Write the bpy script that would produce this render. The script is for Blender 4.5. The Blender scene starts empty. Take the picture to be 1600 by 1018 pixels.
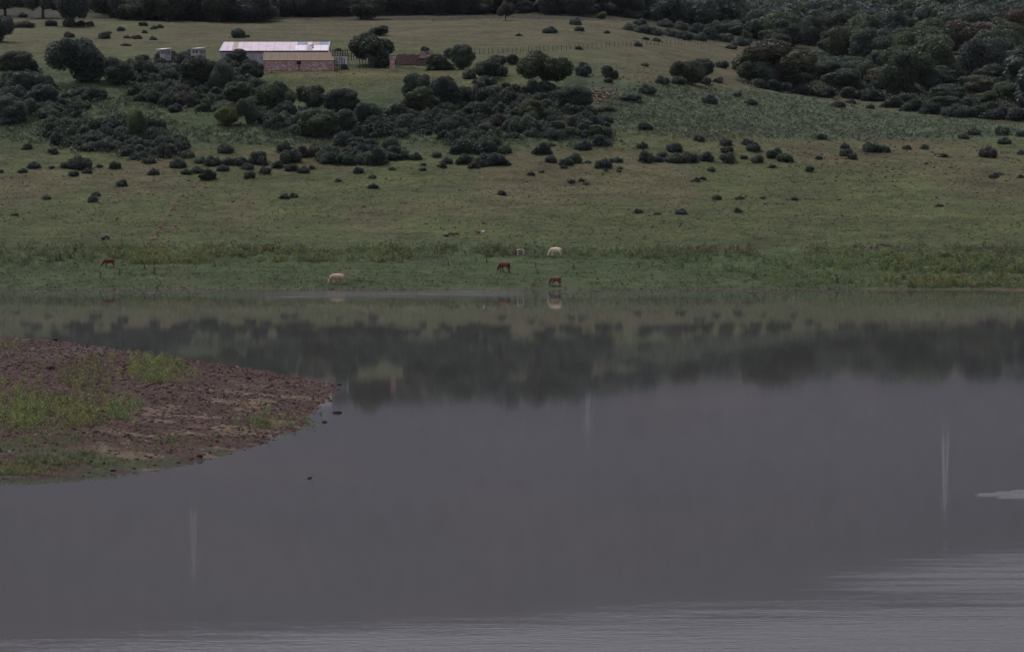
import bpy, bmesh, math
import numpy as np
from mathutils import Vector, Matrix

S = bpy.context.scene
COL = S.collection
R = np.random.RandomState(11)

# ------------------------------------------------------------------ camera, sky, sun, exposure
F = 4500.0            # focal length in photo pixels (1600 wide)
CAMZ = 23.0           # metres above the lake
PITCH = math.atan((509.0 - 202.0) / F)
cam_d = bpy.data.cameras.new('camera'); cam_d.sensor_width = 36.0; cam_d.lens = 36.0 * F / 1600.0
cam_d.clip_start = 1.0; cam_d.clip_end = 9000.0
cam = bpy.data.objects.new('camera', cam_d); COL.objects.link(cam)
cam.location = (0, 0, CAMZ); cam.rotation_euler = (math.pi / 2 - PITCH, 0, 0)
S.camera = cam

SUN_EL, SUN_AZ = math.radians(58), math.radians(318)      # azimuth clockwise from +Y: beyond the ridge, to the left, veiled by cloud
W = bpy.data.worlds.new('World'); S.world = W; W.use_nodes = True
nt = W.node_tree; nt.nodes.clear()
sky = nt.nodes.new('ShaderNodeTexSky'); sky.sky_type = 'NISHITA'; sky.sun_disc = False
sky.sun_elevation = SUN_EL; sky.sun_rotation = SUN_AZ; sky.air_density = 1.0; sky.dust_density = 4.0; sky.ozone_density = 1.0
hs = nt.nodes.new('ShaderNodeHueSaturation'); hs.inputs['Saturation'].default_value = 0.30
tint = nt.nodes.new('ShaderNodeMix'); tint.data_type = 'RGBA'; tint.blend_type = 'MULTIPLY'
tint.inputs[0].default_value = 1.0; tint.inputs[7].default_value = (1.0, 0.945, 1.05, 1)
bg = nt.nodes.new('ShaderNodeBackground'); bg.inputs['Strength'].default_value = 0.15
wo = nt.nodes.new('ShaderNodeOutputWorld')
nt.links.new(sky.outputs[0], hs.inputs['Color']); nt.links.new(hs.outputs[0], tint.inputs[6])
nt.links.new(tint.outputs[2], bg.inputs[0]); nt.links.new(bg.outputs[0], wo.inputs[0])
sun_d = bpy.data.lights.new('sun', 'SUN'); sun_d.energy = 0.9; sun_d.angle = math.radians(22); sun_d.color = (1.0, 0.95, 0.88)
sun = bpy.data.objects.new('sun', sun_d); COL.objects.link(sun)
sdir = Vector((math.sin(SUN_AZ) * math.cos(SUN_EL), math.cos(SUN_AZ) * math.cos(SUN_EL), math.sin(SUN_EL)))
sun.rotation_euler = sdir.to_track_quat('Z', 'Y').to_euler()
S.view_settings.view_transform = 'Standard'; S.view_settings.look = 'None'
S.view_settings.exposure = -0.06; S.view_settings.gamma = 1.0

# ------------------------------------------------------------------ helpers
def tag(o, label=None, cat=None, group=None, kind=None):
    if label: o['label'] = label
    if cat: o['category'] = cat
    if group: o['group'] = group
    if kind: o['kind'] = kind
    return o

def link(name, me, parent=None, mat=None):
    o = bpy.data.objects.new(name, me); COL.objects.link(o)
    if parent is not None: o.parent = parent
    if mat is not None and me is not None and len(me.materials) == 0: me.materials.append(mat)
    return o

def empty(name, loc, rz=0.0):
    o = bpy.data.objects.new(name, None); COL.objects.link(o)
    o.location = loc; o.rotation_euler = (0, 0, rz); o.empty_display_size = 0.2
    return o

def quads_mesh(name, V, Fq, col=None, smooth=False):
    V = np.asarray(V, np.float32); Fq = np.asarray(Fq, np.int32)
    me = bpy.data.meshes.new(name)
    me.vertices.add(len(V)); me.vertices.foreach_set('co', V.ravel())
    k = Fq.shape[1]
    me.loops.add(Fq.size); me.loops.foreach_set('vertex_index', Fq.ravel())
    me.polygons.add(len(Fq))
    me.polygons.foreach_set('loop_start', np.arange(0, Fq.size, k, dtype=np.int32))
    me.polygons.foreach_set('loop_total', np.full(len(Fq), k, np.int32))
    if col is not None:
        a = me.attributes.new('col', 'FLOAT_COLOR', 'POINT')
        c = np.ones((len(V), 4), np.float32); c[:, :3] = col
        a.data.foreach_set('color', c.ravel())
    me.update(calc_edges=True); me.validate()
    if smooth: me.polygons.foreach_set('use_smooth', np.ones(len(Fq), bool))
    return me

def _hash(i, j, s):
    h = (i.astype(np.int64) * 374761393 + j.astype(np.int64) * 668265263 + s * 974634721) & 0x7fffffff
    h = ((h ^ (h >> 13)) * 1274126177) & 0x7fffffff
    return ((h ^ (h >> 16)) & 0xffff) / 65535.0

def vnoise(x, y, s=0):
    x = np.asarray(x, float); y = np.asarray(y, float)
    i = np.floor(x); j = np.floor(y); fx = x - i; fy = y - j
    fx = fx * fx * (3 - 2 * fx); fy = fy * fy * (3 - 2 * fy)
    i = i.astype(np.int64); j = j.astype(np.int64)
    a = _hash(i, j, s); b = _hash(i + 1, j, s); c = _hash(i, j + 1, s); d = _hash(i + 1, j + 1, s)
    return (a * (1 - fx) + b * fx) * (1 - fy) + (c * (1 - fx) + d * fx) * fy

def fbm(x, y, s=0, oct=4):
    v = 0; a = 0.5
    for k in range(oct):
        v = v + a * vnoise(x * 2 ** k + 17.3 * k, y * 2 ** k - 9.1 * k, s + k); a *= 0.5
    return v / (1 - 0.5 ** oct)

def sstep(a, b, x):
    t = np.clip((np.asarray(x, float) - a) / (b - a), 0, 1); return t * t * (3 - 2 * t)

def inpoly(x, y, poly):
    x = np.asarray(x, float); y = np.asarray(y, float)
    r = np.zeros(np.broadcast(x, y).shape, bool); n = len(poly)
    for k in range(n):
        x0, y0 = poly[k]; x1, y1 = poly[(k + 1) % n]
        if y0 == y1: continue
        c = ((y0 > y) != (y1 > y)) & (x < (x1 - x0) * (y - y0) / (y1 - y0) + x0)
        r ^= c
    return r

# ------------------------------------------------------------------ terrain height
PA = np.array([(300, -9), (395, -1.4), (409, -.35), (414, 0), (425, .95), (460, 4.6), (502, 8.8), (549, 12.9), (585, 17.8), (620, 24.3), (660, 31.4), (692, 36.8), (712, 38.4),
               (800, 45.2), (900, 52.8), (1050, 63.8), (1150, 70.5), (1300, 81), (1450, 93), (1700, 138), (2000, 204), (2300, 277), (2700, 430), (3100, 600), (3400, 612)])
PB = np.array([(300, -9), (395, -1.4), (409, -.35), (414, 0), (425, .95), (460, 4.6), (502, 8.8), (549, 12.9), (585, 15.7), (620, 18.6), (660, 21.9), (717, 26.8),
               (821, 35.2), (900, 41.8), (1000, 49), (1250, 67), (1470, 85), (1700, 130), (2000, 194), (2300, 267), (2700, 425), (3100, 600), (3400, 612)])
def height(x, y):
    x = np.asarray(x, float); y = np.asarray(y, float)
    sh = (fbm(x / 28 + 3, y * 0 + 1.5, 5, 3) - .5) * 2.4 + (fbm(x / 5, y * 0 + 4.5, 6, 3) - .5) * 1.6 + sstep(40, 80, x) * 3.0 * sstep(395, 410, y)
    fade = 1 - sstep(430, 480, y)
    yy = y + sh * fade
    za = np.interp(yy, PA[:, 0], PA[:, 1]); zb = np.interp(yy, PB[:, 0], PB[:, 1])
    t = sstep(5, 95, x - 0.03 * (y - 650))
    z = za * (1 - t) + zb * t
    amp = sstep(425, 520, y)
    z = z + (fbm(x / 45, y / 45, 20, 3) - .5) * 1.5 * amp + (fbm(x / 9, y / 9, 30, 3) - .5) * .55 * amp
    z = z + (fbm(x / 300, y / 300, 40, 4) - .5) * 26 * sstep(1500, 2300, y)
    land = sstep(412, 420, y)
    z = z + ((fbm(x / 1.9, y / 1.9, 50, 2) - .5) * .30 + (vnoise(x / .7, y / .7, 60) - .5) * .10) * land
    return z

CP_, SP_ = math.cos(PITCH), math.sin(PITCH)
def project(x, y, z):
    dz = np.asarray(z, float) - CAMZ
    depth = y * CP_ - dz * SP_
    return 800 + F * x / depth, 509 - F * (y * SP_ + dz * CP_) / depth
def ray(px, py):
    a = (px - 800) / F; b = (509 - py) / F
    d = np.array([a, CP_ + b * SP_, -SP_ + b * CP_]); return d / d[1]     # per metre of +Y
_YS = np.concatenate([np.arange(408, 1000, .5), np.arange(1000, 1600, 2.0)])
def ground(px, py):
    d = ray(px, py); f = (d[0] + .2) / .0011; i = min(max(int(f), 0), ZC.shape[1] - 2); f -= i
    z = ZC[:, i] * (1 - f) + ZC[:, i + 1] * f; k = np.argmax(z > CAMZ + d[2] * _YS)
    if not (z > CAMZ + d[2] * _YS).any(): k = int(np.argmin(np.abs(z - CAMZ - d[2] * _YS)))
    y = _YS[k]; return float(d[0] * y), float(y), float(z[k])
_UC = np.arange(-.2, .2001, .0011)
ZC = height(_UC[None, :] * _YS[:, None], _YS[:, None] + 0 * _UC[None, :])
def on_water(px, py):
    d = ray(px, py); y = -CAMZ / d[2]; return d[0] * y, y
def scale_at(y): return F / y

# ------------------------------------------------------------------ materials
def newmat(name):
    m = bpy.data.materials.new(name); m.use_nodes = True; n = m.node_tree
    return m, n, n.nodes['Principled BSDF']
def node(n, t, **kw):
    k = n.nodes.new(t)
    for a, v in kw.items(): setattr(k, a, v)
    return k
def noise(n, scale, detail=3, rough=.55, vec=None):
    k = node(n, 'ShaderNodeTexNoise'); k.inputs['Scale'].default_value = scale; k.inputs['Detail'].default_value = detail; k.inputs['Roughness'].default_value = rough
    if vec is not None: n.links.new(vec, k.inputs['Vector'])
    return k.outputs['Fac']
def ramp(n, fac, stops):
    k = node(n, 'ShaderNodeValToRGB'); e = k.color_ramp.elements
    while len(e) < len(stops): e.new(.5)
    for q, (p, c) in zip(e, stops):
        q.position = p; q.color = (c, c, c, 1) if not isinstance(c, tuple) else (*c, 1)
    n.links.new(fac, k.inputs[0]); return k.outputs[0]
def mix(n, mode, fac, a, b):
    k = node(n, 'ShaderNodeMix', data_type='RGBA', blend_type=mode)
    for sock, v in ((k.inputs[0], fac), (k.inputs[6], a), (k.inputs[7], b)):
        if isinstance(v, (int, float)): sock.default_value = v
        elif isinstance(v, tuple): sock.default_value = (*v, 1)
        else: n.links.new(v, sock)
    return k.outputs[2]
def bump(n, p, h, strength, dist):
    k = node(n, 'ShaderNodeBump'); k.inputs['Strength'].default_value = strength; k.inputs['Distance'].default_value = dist
    n.links.new(h, k.inputs['Height']); n.links.new(k.outputs[0], p.inputs['Normal'])

def mat_ground():
    m, n, p = newmat('pasture_ground')
    at = node(n, 'ShaderNodeAttribute', attribute_name='col'); pos = node(n, 'ShaderNodeNewGeometry').outputs['Position']
    c = at.outputs['Color']
    c = mix(n, 'MULTIPLY', 1.0, c, ramp(n, noise(n, .06, 5, .65, pos), [(.3, .68), (.7, 1.32)]))
    c = mix(n, 'MULTIPLY', 1.0, c, ramp(n, noise(n, .22, 5, .75, pos), [(.32, .66), (.5, 1.0), (.7, 1.28)]))
    c = mix(n, 'MIX', ramp(n, noise(n, .11, 6, .75, pos), [(.55, 0.0), (.66, .5)]), c, (.098, .080, .056))
    c = mix(n, 'MULTIPLY', 1.0, c, ramp(n, noise(n, .9, 4, .7, pos), [(.28, .5), (.5, 1.0), (.75, 1.45)]))
    c = mix(n, 'MIX', ramp(n, noise(n, .35, 4, .7, pos), [(.54, 0.0), (.70, .35)]), c, (.105, .098, .058))
    c = mix(n, 'MULTIPLY', 1.0, c, ramp(n, noise(n, 3.2, 3, .7, pos), [(.3, .55), (.55, 1.05), (.8, 1.4)]))
    n.links.new(c, p.inputs['Base Color']); p.inputs['Roughness'].default_value = .95; p.inputs['Specular IOR Level'].default_value = .1
    bump(n, p, noise(n, 2.5, 4, .7, pos), .8, .25)
    return m
def mat_foliage():
    m, n, p = newmat('foliage')
    at = node(n, 'ShaderNodeAttribute', attribute_name='col'); oi = node(n, 'ShaderNodeObjectInfo')
    c = mix(n, 'MULTIPLY', 1.0, at.outputs['Color'], oi.outputs['Color'])
    n.links.new(c, p.inputs['Base Color']); p.inputs['Roughness'].default_value = .6; p.inputs['Specular IOR Level'].default_value = .25
    tr = node(n, 'ShaderNodeBsdfTranslucent'); n.links.new(mix(n, 'MULTIPLY', 1.0, c, (1.15, 1.25, .8)), tr.inputs[0]); mx = node(n, 'ShaderNodeMixShader'); mx.inputs[0].default_value = .3
    n.links.new(p.outputs[0], mx.inputs[1]); n.links.new(tr.outputs[0], mx.inputs[2]); n.links.new(mx.outputs[0], n.nodes['Material Output'].inputs['Surface'])
    return m
def mat_plain(name, col, rough=.85, var=.35, scale=2.0, spec=.2, attr=False, metallic=0):
    m, n, p = newmat(name); tc = node(n, 'ShaderNodeTexCoord').outputs['Object']
    c = col
    if attr: c = node(n, 'ShaderNodeAttribute', attribute_name='col').outputs['Color']
    c = mix(n, 'MULTIPLY', 1.0, c, ramp(n, noise(n, scale, 5, .65, tc), [(.25, 1 - var), (.75, 1 + var)]))
    n.links.new(c, p.inputs['Base Color']); p.inputs['Roughness'].default_value = rough; p.inputs['Specular IOR Level'].default_value = spec
    p.inputs['Metallic'].default_value = metallic
    return m
FOL = mat_foliage()
BARK = mat_plain('bark', (.07, .06, .05))
STONE = mat_plain('stone', (.2, .15, .13), attr=True, var=.3, scale=3)
COAT = mat_plain('coat', (.2, .1, .05), attr=True, var=.15, scale=4, rough=.7)
WOOD = mat_plain('weathered_wood', (.05, .046, .045), scale=6)
STEEL = mat_plain('galvanised_steel', (.75, .75, .76), var=.1, rough=.6)

# ------------------------------------------------------------------ ground sheet
def grass_colour(x, y, px, v):
    c = np.zeros(x.shape + (3,))
    def put(w, col):
        nonlocal c
        w = np.asarray(w)[..., None]; c = c * (1 - w) + np.array(col) * w
    n1 = fbm(x / 22, y / 60, 70, 4); n2 = fbm(x / 60, y / 90, 80, 3)
    put(np.ones_like(x), (.064, .089, .046))
    put(sstep(395, 355, v + (n1 - .5) * 30), (.083, .099, .049))
    put(sstep(350, 320, v) * sstep(.42, .58, n2) * .9, (.098, .096, .057))
    put(sstep(.52, .66, n1) * sstep(400, 330, v) * .8, (.106, .094, .062))
    slope = sstep(245, 222, v + (n1 - .5) * 20) * sstep(1000, 900, px)
    put(slope, (.060, .086, .048))
    put(sstep(145, 130, v) * sstep(85, 105, v) * sstep(380, 430, px) * sstep(900, 800, px), (.088, .102, .052))
    scr = inpoly(px + (n1 - .5) * 60, v + (n2 - .5) * 14, [(930, 120), (1040, 135), (1200, 140), (1600, 195), (1620, 215), (1330, 222), (1180, 220), (980, 205), (930, 160)])
    put(scr * .85, (.078, .104, .074))
    up = sstep(112, 92, v + (n1 - .5) * 14) 
    put(up, (.084, .098, .052))
    put(sstep(88, 68, v - sstep(500, 900, px) * 22 + (n1 - .5) * 26) * .85, (.108, .097, .070))
    put(sstep(.5, .66, n2) * up * .6, (.088, .100, .056))
    for (x0, v0), (x1, v1) in (((328, 268), (250, 388)), ((282, 300), (228, 390))):
        t_ = np.clip((v - v0) / (v1 - v0), 0, 1); put(np.exp(-((px - x0 - (x1 - x0) * t_ - (n1 - .5) * 18) / 3.2) ** 2) * ((v > v0) & (v < v1)) * .42, (.14, .10, .072))
    # bare track and soil below the brick shed
    tr = np.exp(-((v - (117 + .00006 * (px - 560) ** 2)) / 2.6) ** 2) * sstep(410, 480, px) * sstep(780, 700, px)
    put(tr * .8, (.17, .125, .088))
    put(np.exp(-((px - 940) / 16) ** 2 - ((v - 150) / 9) ** 2) * .8, (.15, .105, .078))
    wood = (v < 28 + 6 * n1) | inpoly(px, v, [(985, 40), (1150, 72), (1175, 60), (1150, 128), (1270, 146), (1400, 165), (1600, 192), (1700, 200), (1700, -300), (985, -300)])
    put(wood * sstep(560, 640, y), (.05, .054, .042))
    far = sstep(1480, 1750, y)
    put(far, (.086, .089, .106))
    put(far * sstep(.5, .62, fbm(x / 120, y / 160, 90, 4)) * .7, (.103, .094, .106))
    # muddy rim at the waterline
    put(sstep(417.5, 414.5, y + sstep(40, 80, x) * 3) * .8, (.085, .07, .055))
    put(sstep(419, 416, y + sstep(40, 80, x) * 3) * sstep(1530, 1600, px) * .5, (.12, .075, .062))
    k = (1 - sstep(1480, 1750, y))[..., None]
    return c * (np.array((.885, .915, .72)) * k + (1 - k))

ys = np.concatenate([np.arange(300, 404, 4), np.arange(404, 470, .5), np.arange(470, 560, .7), np.arange(560, 760, .8), np.arange(760, 1100, 1.6), np.arange(1100, 1500, 6), np.arange(1500, 3401, 25)])
us = np.concatenate([np.linspace(-.42, -.2, 30)[:-1], np.arange(-.2, .2001, .0011), np.linspace(.2, .42, 30)[1:]])
UU, YY = np.meshgrid(us, ys); XX = UU * YY
ZZ = height(XX, YY); PX, PV = project(XX, YY, ZZ)
nr, nc = XX.shape
idx = np.arange(nr * nc).reshape(nr, nc)
Fq = np.stack([idx[:-1, :-1], idx[:-1, 1:], idx[1:, 1:], idx[1:, :-1]], -1).reshape(-1, 4)
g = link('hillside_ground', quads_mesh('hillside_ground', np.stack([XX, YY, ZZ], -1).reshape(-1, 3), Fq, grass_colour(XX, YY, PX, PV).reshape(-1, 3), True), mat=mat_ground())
tag(g, 'grassy hillside rising from the far shore to a hazy ridge', kind='structure')

# ------------------------------------------------------------------ lake
def mat_water():
    m, n, p = newmat('lake_water')
    pos = node(n, 'ShaderNodeNewGeometry').outputs['Position']
    at = node(n, 'ShaderNodeAttribute', attribute_name='col'); sep = node(n, 'ShaderNodeSeparateColor'); n.links.new(at.outputs['Color'], sep.inputs[0])
    mp = node(n, 'ShaderNodeMapping'); mp.inputs['Scale'].default_value = (.35, 1.0, 1.0); n.links.new(pos, mp.inputs[0])
    mp3 = node(n, 'ShaderNodeMapping'); mp3.inputs['Scale'].default_value = (.10, 1.0, 1.0); n.links.new(pos, mp3.inputs[0])
    base = mix(n, 'MULTIPLY', 1.0, (.066, .068, .064), ramp(n, noise(n, .012, 3, .5, pos), [(.3, .9), (.7, 1.1)]))
    n.links.new(base, p.inputs['Base Color'])
    p.inputs['IOR'].default_value = 1.333
    ruf = node(n, 'ShaderNodeMath', operation='MULTIPLY'); n.links.new(sep.outputs[0], ruf.inputs[0]); n.links.new(ramp(n, noise(n, .7, 5, .7, mp3.outputs[0]), [(.3, .15), (.5, .8), (.72, 1.6)]), ruf.inputs[1])
    rg = node(n, 'ShaderNodeMath', operation='MULTIPLY_ADD'); n.links.new(ruf.outputs[0], rg.inputs[0]); rg.inputs[1].default_value = .36; rg.inputs[2].default_value = .032
    n.links.new(rg.outputs[0], p.inputs['Roughness'])
    b = node(n, 'ShaderNodeBump'); b.inputs['Distance'].default_value = .10
    st = node(n, 'ShaderNodeMath', operation='MULTIPLY_ADD'); n.links.new(ruf.outputs[0], st.inputs[0]); st.inputs[1].default_value = .36; st.inputs[2].default_value = .004
    n.links.new(st.outputs[0], b.inputs['Strength']); mp2 = node(n, 'ShaderNodeMapping'); mp2.inputs['Scale'].default_value = (.22, 1.0, 1.0); mp2.inputs['Rotation'].default_value = (0, 0, .12); n.links.new(pos, mp2.inputs[0])
    n.links.new(mix(n, 'ADD', .8, noise(n, 4.2, 2, .5, mp.outputs[0]), noise(n, 1.5, 2, .5, mp2.outputs[0])), b.inputs['Height']); n.links.new(b.outputs[0], p.inputs['Normal'])
    return m
wy = np.concatenate([np.arange(30, 110, 10), np.arange(110, 300, .9), np.arange(300, 432, .7)])
wu = np.linspace(-.2, .2, 260)
WU, WY = np.meshgrid(wu, wy); WX = WU * (WY + 130) * 1.25
wpx, wv = project(WX, WY, np.zeros_like(WX))
wn = fbm(WX / 6, WY / 3, 110, 4) - .5
wn2 = fbm(WX / 14, WY / 2.6, 115, 4) - .5
rf = 1.0 * sstep(905, 1080, wv + wn * 16 + wn2 * 22 + (wpx - 800) * .055) ** 1.35
rf = np.maximum(rf, .6 * sstep(850, 925, wv + wn * 8 + wn2 * 14 + (wpx - 1250) / 350 * 24) * sstep(1060, 1640, wpx + wn * 90) * (1 - .5 * sstep(905, 940, wv) + .5 * sstep(945, 980, wv)))
wedge = (np.abs(wv - 772.5) < np.clip((wpx - 1515) / 85, 0, 1) * 7 + wn * 3) & (wpx > 1515)
rf = np.maximum(rf, wedge * 1.0)
strip = np.exp(-((wv - 461 + sstep(400, 850, wpx) * 3) / 5.5) ** 2) * sstep(330, 480, wpx + wn * 60) * sstep(870, 780, wpx)
rf = np.maximum(rf, strip * .62 * (.6 + 1.6 * np.clip(wn2 + .2, 0, 1)))
idx = np.arange(WX.size).reshape(WX.shape)
Fq = np.stack([idx[:-1, :-1], idx[:-1, 1:], idx[1:, 1:], idx[1:, :-1]], -1).reshape(-1, 4)
wt = link('lake_water', quads_mesh('lake_water', np.stack([WX, WY, np.zeros_like(WX)], -1).reshape(-1, 3), Fq, np.repeat(rf.reshape(-1, 1), 3, 1), True), mat=mat_water())
tag(wt, 'still grey lake with ruffled patches', kind='structure')

# ------------------------------------------------------------------ stony point on the left
PT = [on_water(a, b) for a, b in [(-500, 770), (-200, 757), (0, 748), (120, 744), (240, 736), (360, 713), (440, 681), (498, 652), (492, 640), (507, 628), (524, 604), (505, 599), (430, 583), (300, 562), (150, 540), (0, 526), (-200, 515), (-500, 505)]]
def poly_sd(x, y, poly):
    d = np.full(x.shape, 1e9)
    for k in range(len(poly)):
        ax, ay = poly[k]; bx, by = poly[(k + 1) % len(poly)]
        ex, ey = bx - ax, by - ay
        t = np.clip(((x - ax) * ex + (y - ay) * ey) / (ex * ex + ey * ey), 0, 1)
        d = np.minimum(d, np.hypot(x - ax - t * ex, y - ay - t * ey))
    return np.where(inpoly(x, y, poly), d, -d)
def point_h(x, y):
    sd = poly_sd(x, y, PT) + (fbm(x / 5, y / 5, 130, 3) - .5) * 2.4
    z = np.where(sd > 0, 1.5 * (1 - np.exp(-sd / 9.0)), sd * .14)
    land = sstep(-.3, 2.5, sd)
    return z + ((fbm(x / 4, y / 4, 140, 3) - .5) * .35 + (fbm(x / .8, y / .8, 150, 3) - .5) * .2) * land - .02
gx = np.arange(-100, -10, .26); gy = np.arange(170, 352, .4)
GX, GY = np.meshgrid(gx, gy); GZ = point_h(GX, GY)
def point_colour(x, y):
    px, v = project(x, y, point_h(x, y))
    n1 = fbm(x / 6, y / 9, 160, 4); n2 = fbm(x / 1.6, y / 3.2, 170, 3)
    c = np.ones(x.shape + (3,)) * np.array((.074, .047, .036))
    def put(w, col):
        nonlocal c
        w = np.asarray(w)[..., None]; c = c * (1 - w) + np.array(col) * w
    put(sstep(.45, .7, n2) * .5, (.056, .039, .035))
    put(sstep(.55, .72, n1) * sstep(575, 535, v) * .7, (.12, .098, .088))
    put(sstep(.50, .58, fbm(x / 3.4, y / 3.4, 180, 3)) * sstep(690, 710, v) * .85, (.058, .070, .036))
    put(sstep(.56, .62, fbm(x / 3.0, y / 2.2, 190, 3)) * sstep(585, 620, v) * sstep(170, 330, px + (v - 600) * 1.2) * .8, (.17, .13, .088))
    put(sstep(545, 535, v) * sstep(60, 20, px) * .8, (.11, .11, .06))
    return c
idx = np.arange(GX.size).reshape(GX.shape)
Fq = np.stack([idx[:-1, :-1], idx[:-1, 1:], idx[1:, 1:], idx[1:, :-1]], -1).reshape(-1, 4)
keep = (GZ > -.6).reshape(-1)[Fq].any(1); Fq = Fq[keep]; used = np.unique(Fq); remap = np.full(GX.size, -1); remap[used] = np.arange(len(used))
def mat_soil():
    m, n, p = newmat('stony_soil')
    c = node(n, 'ShaderNodeAttribute', attribute_name='col').outputs['Color']; pos = node(n, 'ShaderNodeNewGeometry').outputs['Position']
    c = mix(n, 'MULTIPLY', 1.0, c, ramp(n, noise(n, 3.0, 5, .75, pos), [(.3, .45), (.5, .95), (.72, 1.6)]))
    c = mix(n, 'MULTIPLY', 1.0, c, ramp(n, noise(n, .8, 4, .7, pos), [(.3, .7), (.7, 1.25)]))
    n.links.new(c, p.inputs['Base Color']); p.inputs['Roughness'].default_value = .95; p.inputs['Specular IOR Level'].default_value = .15
    bump(n, p, noise(n, 4.5, 5, .7, pos), 1.0, .15)
    return m
pt = link('stony_ground', quads_mesh('stony_ground', np.stack([GX, GY, GZ], -1).reshape(-1, 3)[used], remap[Fq], point_colour(GX, GY).reshape(-1, 3)[used], True), mat=mat_soil())
tag(pt, 'reddish stony point reaching into the lake', kind='structure')

# ------------------------------------------------------------------ foliage meshes
_c = np.linspace(-1, 1, 4)
def _cubesphere():
    V = []; Fq = []
    for ax in range(3):
        for sgn in (-1, 1):
            o = len(V)
            for a in _c:
                for b in _c:
                    q = [0, 0, 0]; q[ax] = sgn; q[(ax + 1) % 3] = a; q[(ax + 2) % 3] = b * sgn
                    q = np.array(q, float); V.append(q / np.linalg.norm(q))
            for i in range(3):
                for j in range(3): Fq.append((o + i * 4 + j, o + (i + 1) * 4 + j, o + (i + 1) * 4 + j + 1, o + i * 4 + j + 1))
    return np.array(V), np.array(Fq)
CSV, CSF = _cubesphere()
def leaf_quads(C, N, s, rng, el=1.6, up=0.0):
    n = len(C)
    t = rng.normal(size=(n, 3)); t[:, 2] += up * np.sign(rng.rand(n) - .2)
    t -= N * (t * N).sum(1, keepdims=True); t /= np.linalg.norm(t, axis=1, keepdims=True) + 1e-9
    b = np.cross(N, t); sz = (s * rng.uniform(.55, 1.35, n))[:, None]
    V = np.stack([C - t * sz * el, C + b * sz * .75, C + t * sz * el, C - b * sz * .75], 1).reshape(-1, 3)
    return V, np.arange(4 * n).reshape(n, 4)
def crown(lobes, n, s, rng, core=.8, jitter=.7, el=1.6, up=0.0, inner=(.82, 1.14), zmin=-9, spread=.14, norm=True, leafvar=.26):
    L = np.array(lobes); area = (L[:, 3] * L[:, 4] + L[:, 4] * L[:, 5] + L[:, 3] * L[:, 5]); area /= area.sum()
    k = rng.choice(len(L), n * 2, p=area); d = rng.normal(size=(n * 2, 3)); d /= np.linalg.norm(d, axis=1, keepdims=True)
    C = L[k, :3] + d * L[k, 3:6] * rng.uniform(*inner, (n * 2, 1))
    N = d / L[k, 3:6]; N /= np.linalg.norm(N, axis=1, keepdims=True)
    mind = np.full(n * 2, 9.0)
    for q in range(len(L)):
        e = np.linalg.norm((C - L[q, :3]) / L[q, 3:6], axis=1); e[k == q] = 9; mind = np.minimum(mind, e)
    ok = (mind > .8) & (C[:, 2] > zmin); C = C[ok][:n]; N = N[ok][:n]; k = k[ok][:n]
    N = N + rng.normal(size=N.shape) * jitter; N /= np.linalg.norm(N, axis=1, keepdims=True)
    V, Fq = leaf_quads(C, N, s, rng, el, up)
    lobe_tone = rng.uniform(1 - spread, 1 + spread, len(L))
    tone = lobe_tone[k] * rng.uniform(1 - leafvar, 1 + leafvar * 1.2, len(k))
    T = np.repeat(tone, 4)
    if core > 0:
        Vs = [V]; Fs = [Fq]; Ts = [T]; o = len(V)
        for q in range(len(L)):
            w = CSV * (1 + rng.uniform(-.1, .1, (len(CSV), 1)))
            vv = L[q, :3] + w * L[q, 3:6] * core; vv[:, 2] = np.maximum(vv[:, 2], zmin)
            Vs.append(vv); Fs.append(CSF + o); Ts.append(np.full(len(CSV), lobe_tone[q] * .9)); o += len(CSV)
        V = np.concatenate(Vs); Fq = np.concatenate(Fs); T = np.concatenate(Ts)
    if norm:
        lo = np.percentile(V, .4, 0); hi = np.percentile(V, 99.6, 0); r = max(hi[0] - lo[0], hi[1] - lo[1])
        V[:, :2] = (V[:, :2] - (lo[:2] + hi[:2]) / 2) / r; V[:, 2] = V[:, 2] / hi[2]
    return V, Fq, T
def tone_rgb(T, rng=None):
    T = np.asarray(T)[:, None]; return np.concatenate([T * (1 + (T - 1) * .25), T, T * (1 - (T - 1) * .2)], 1)

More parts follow.
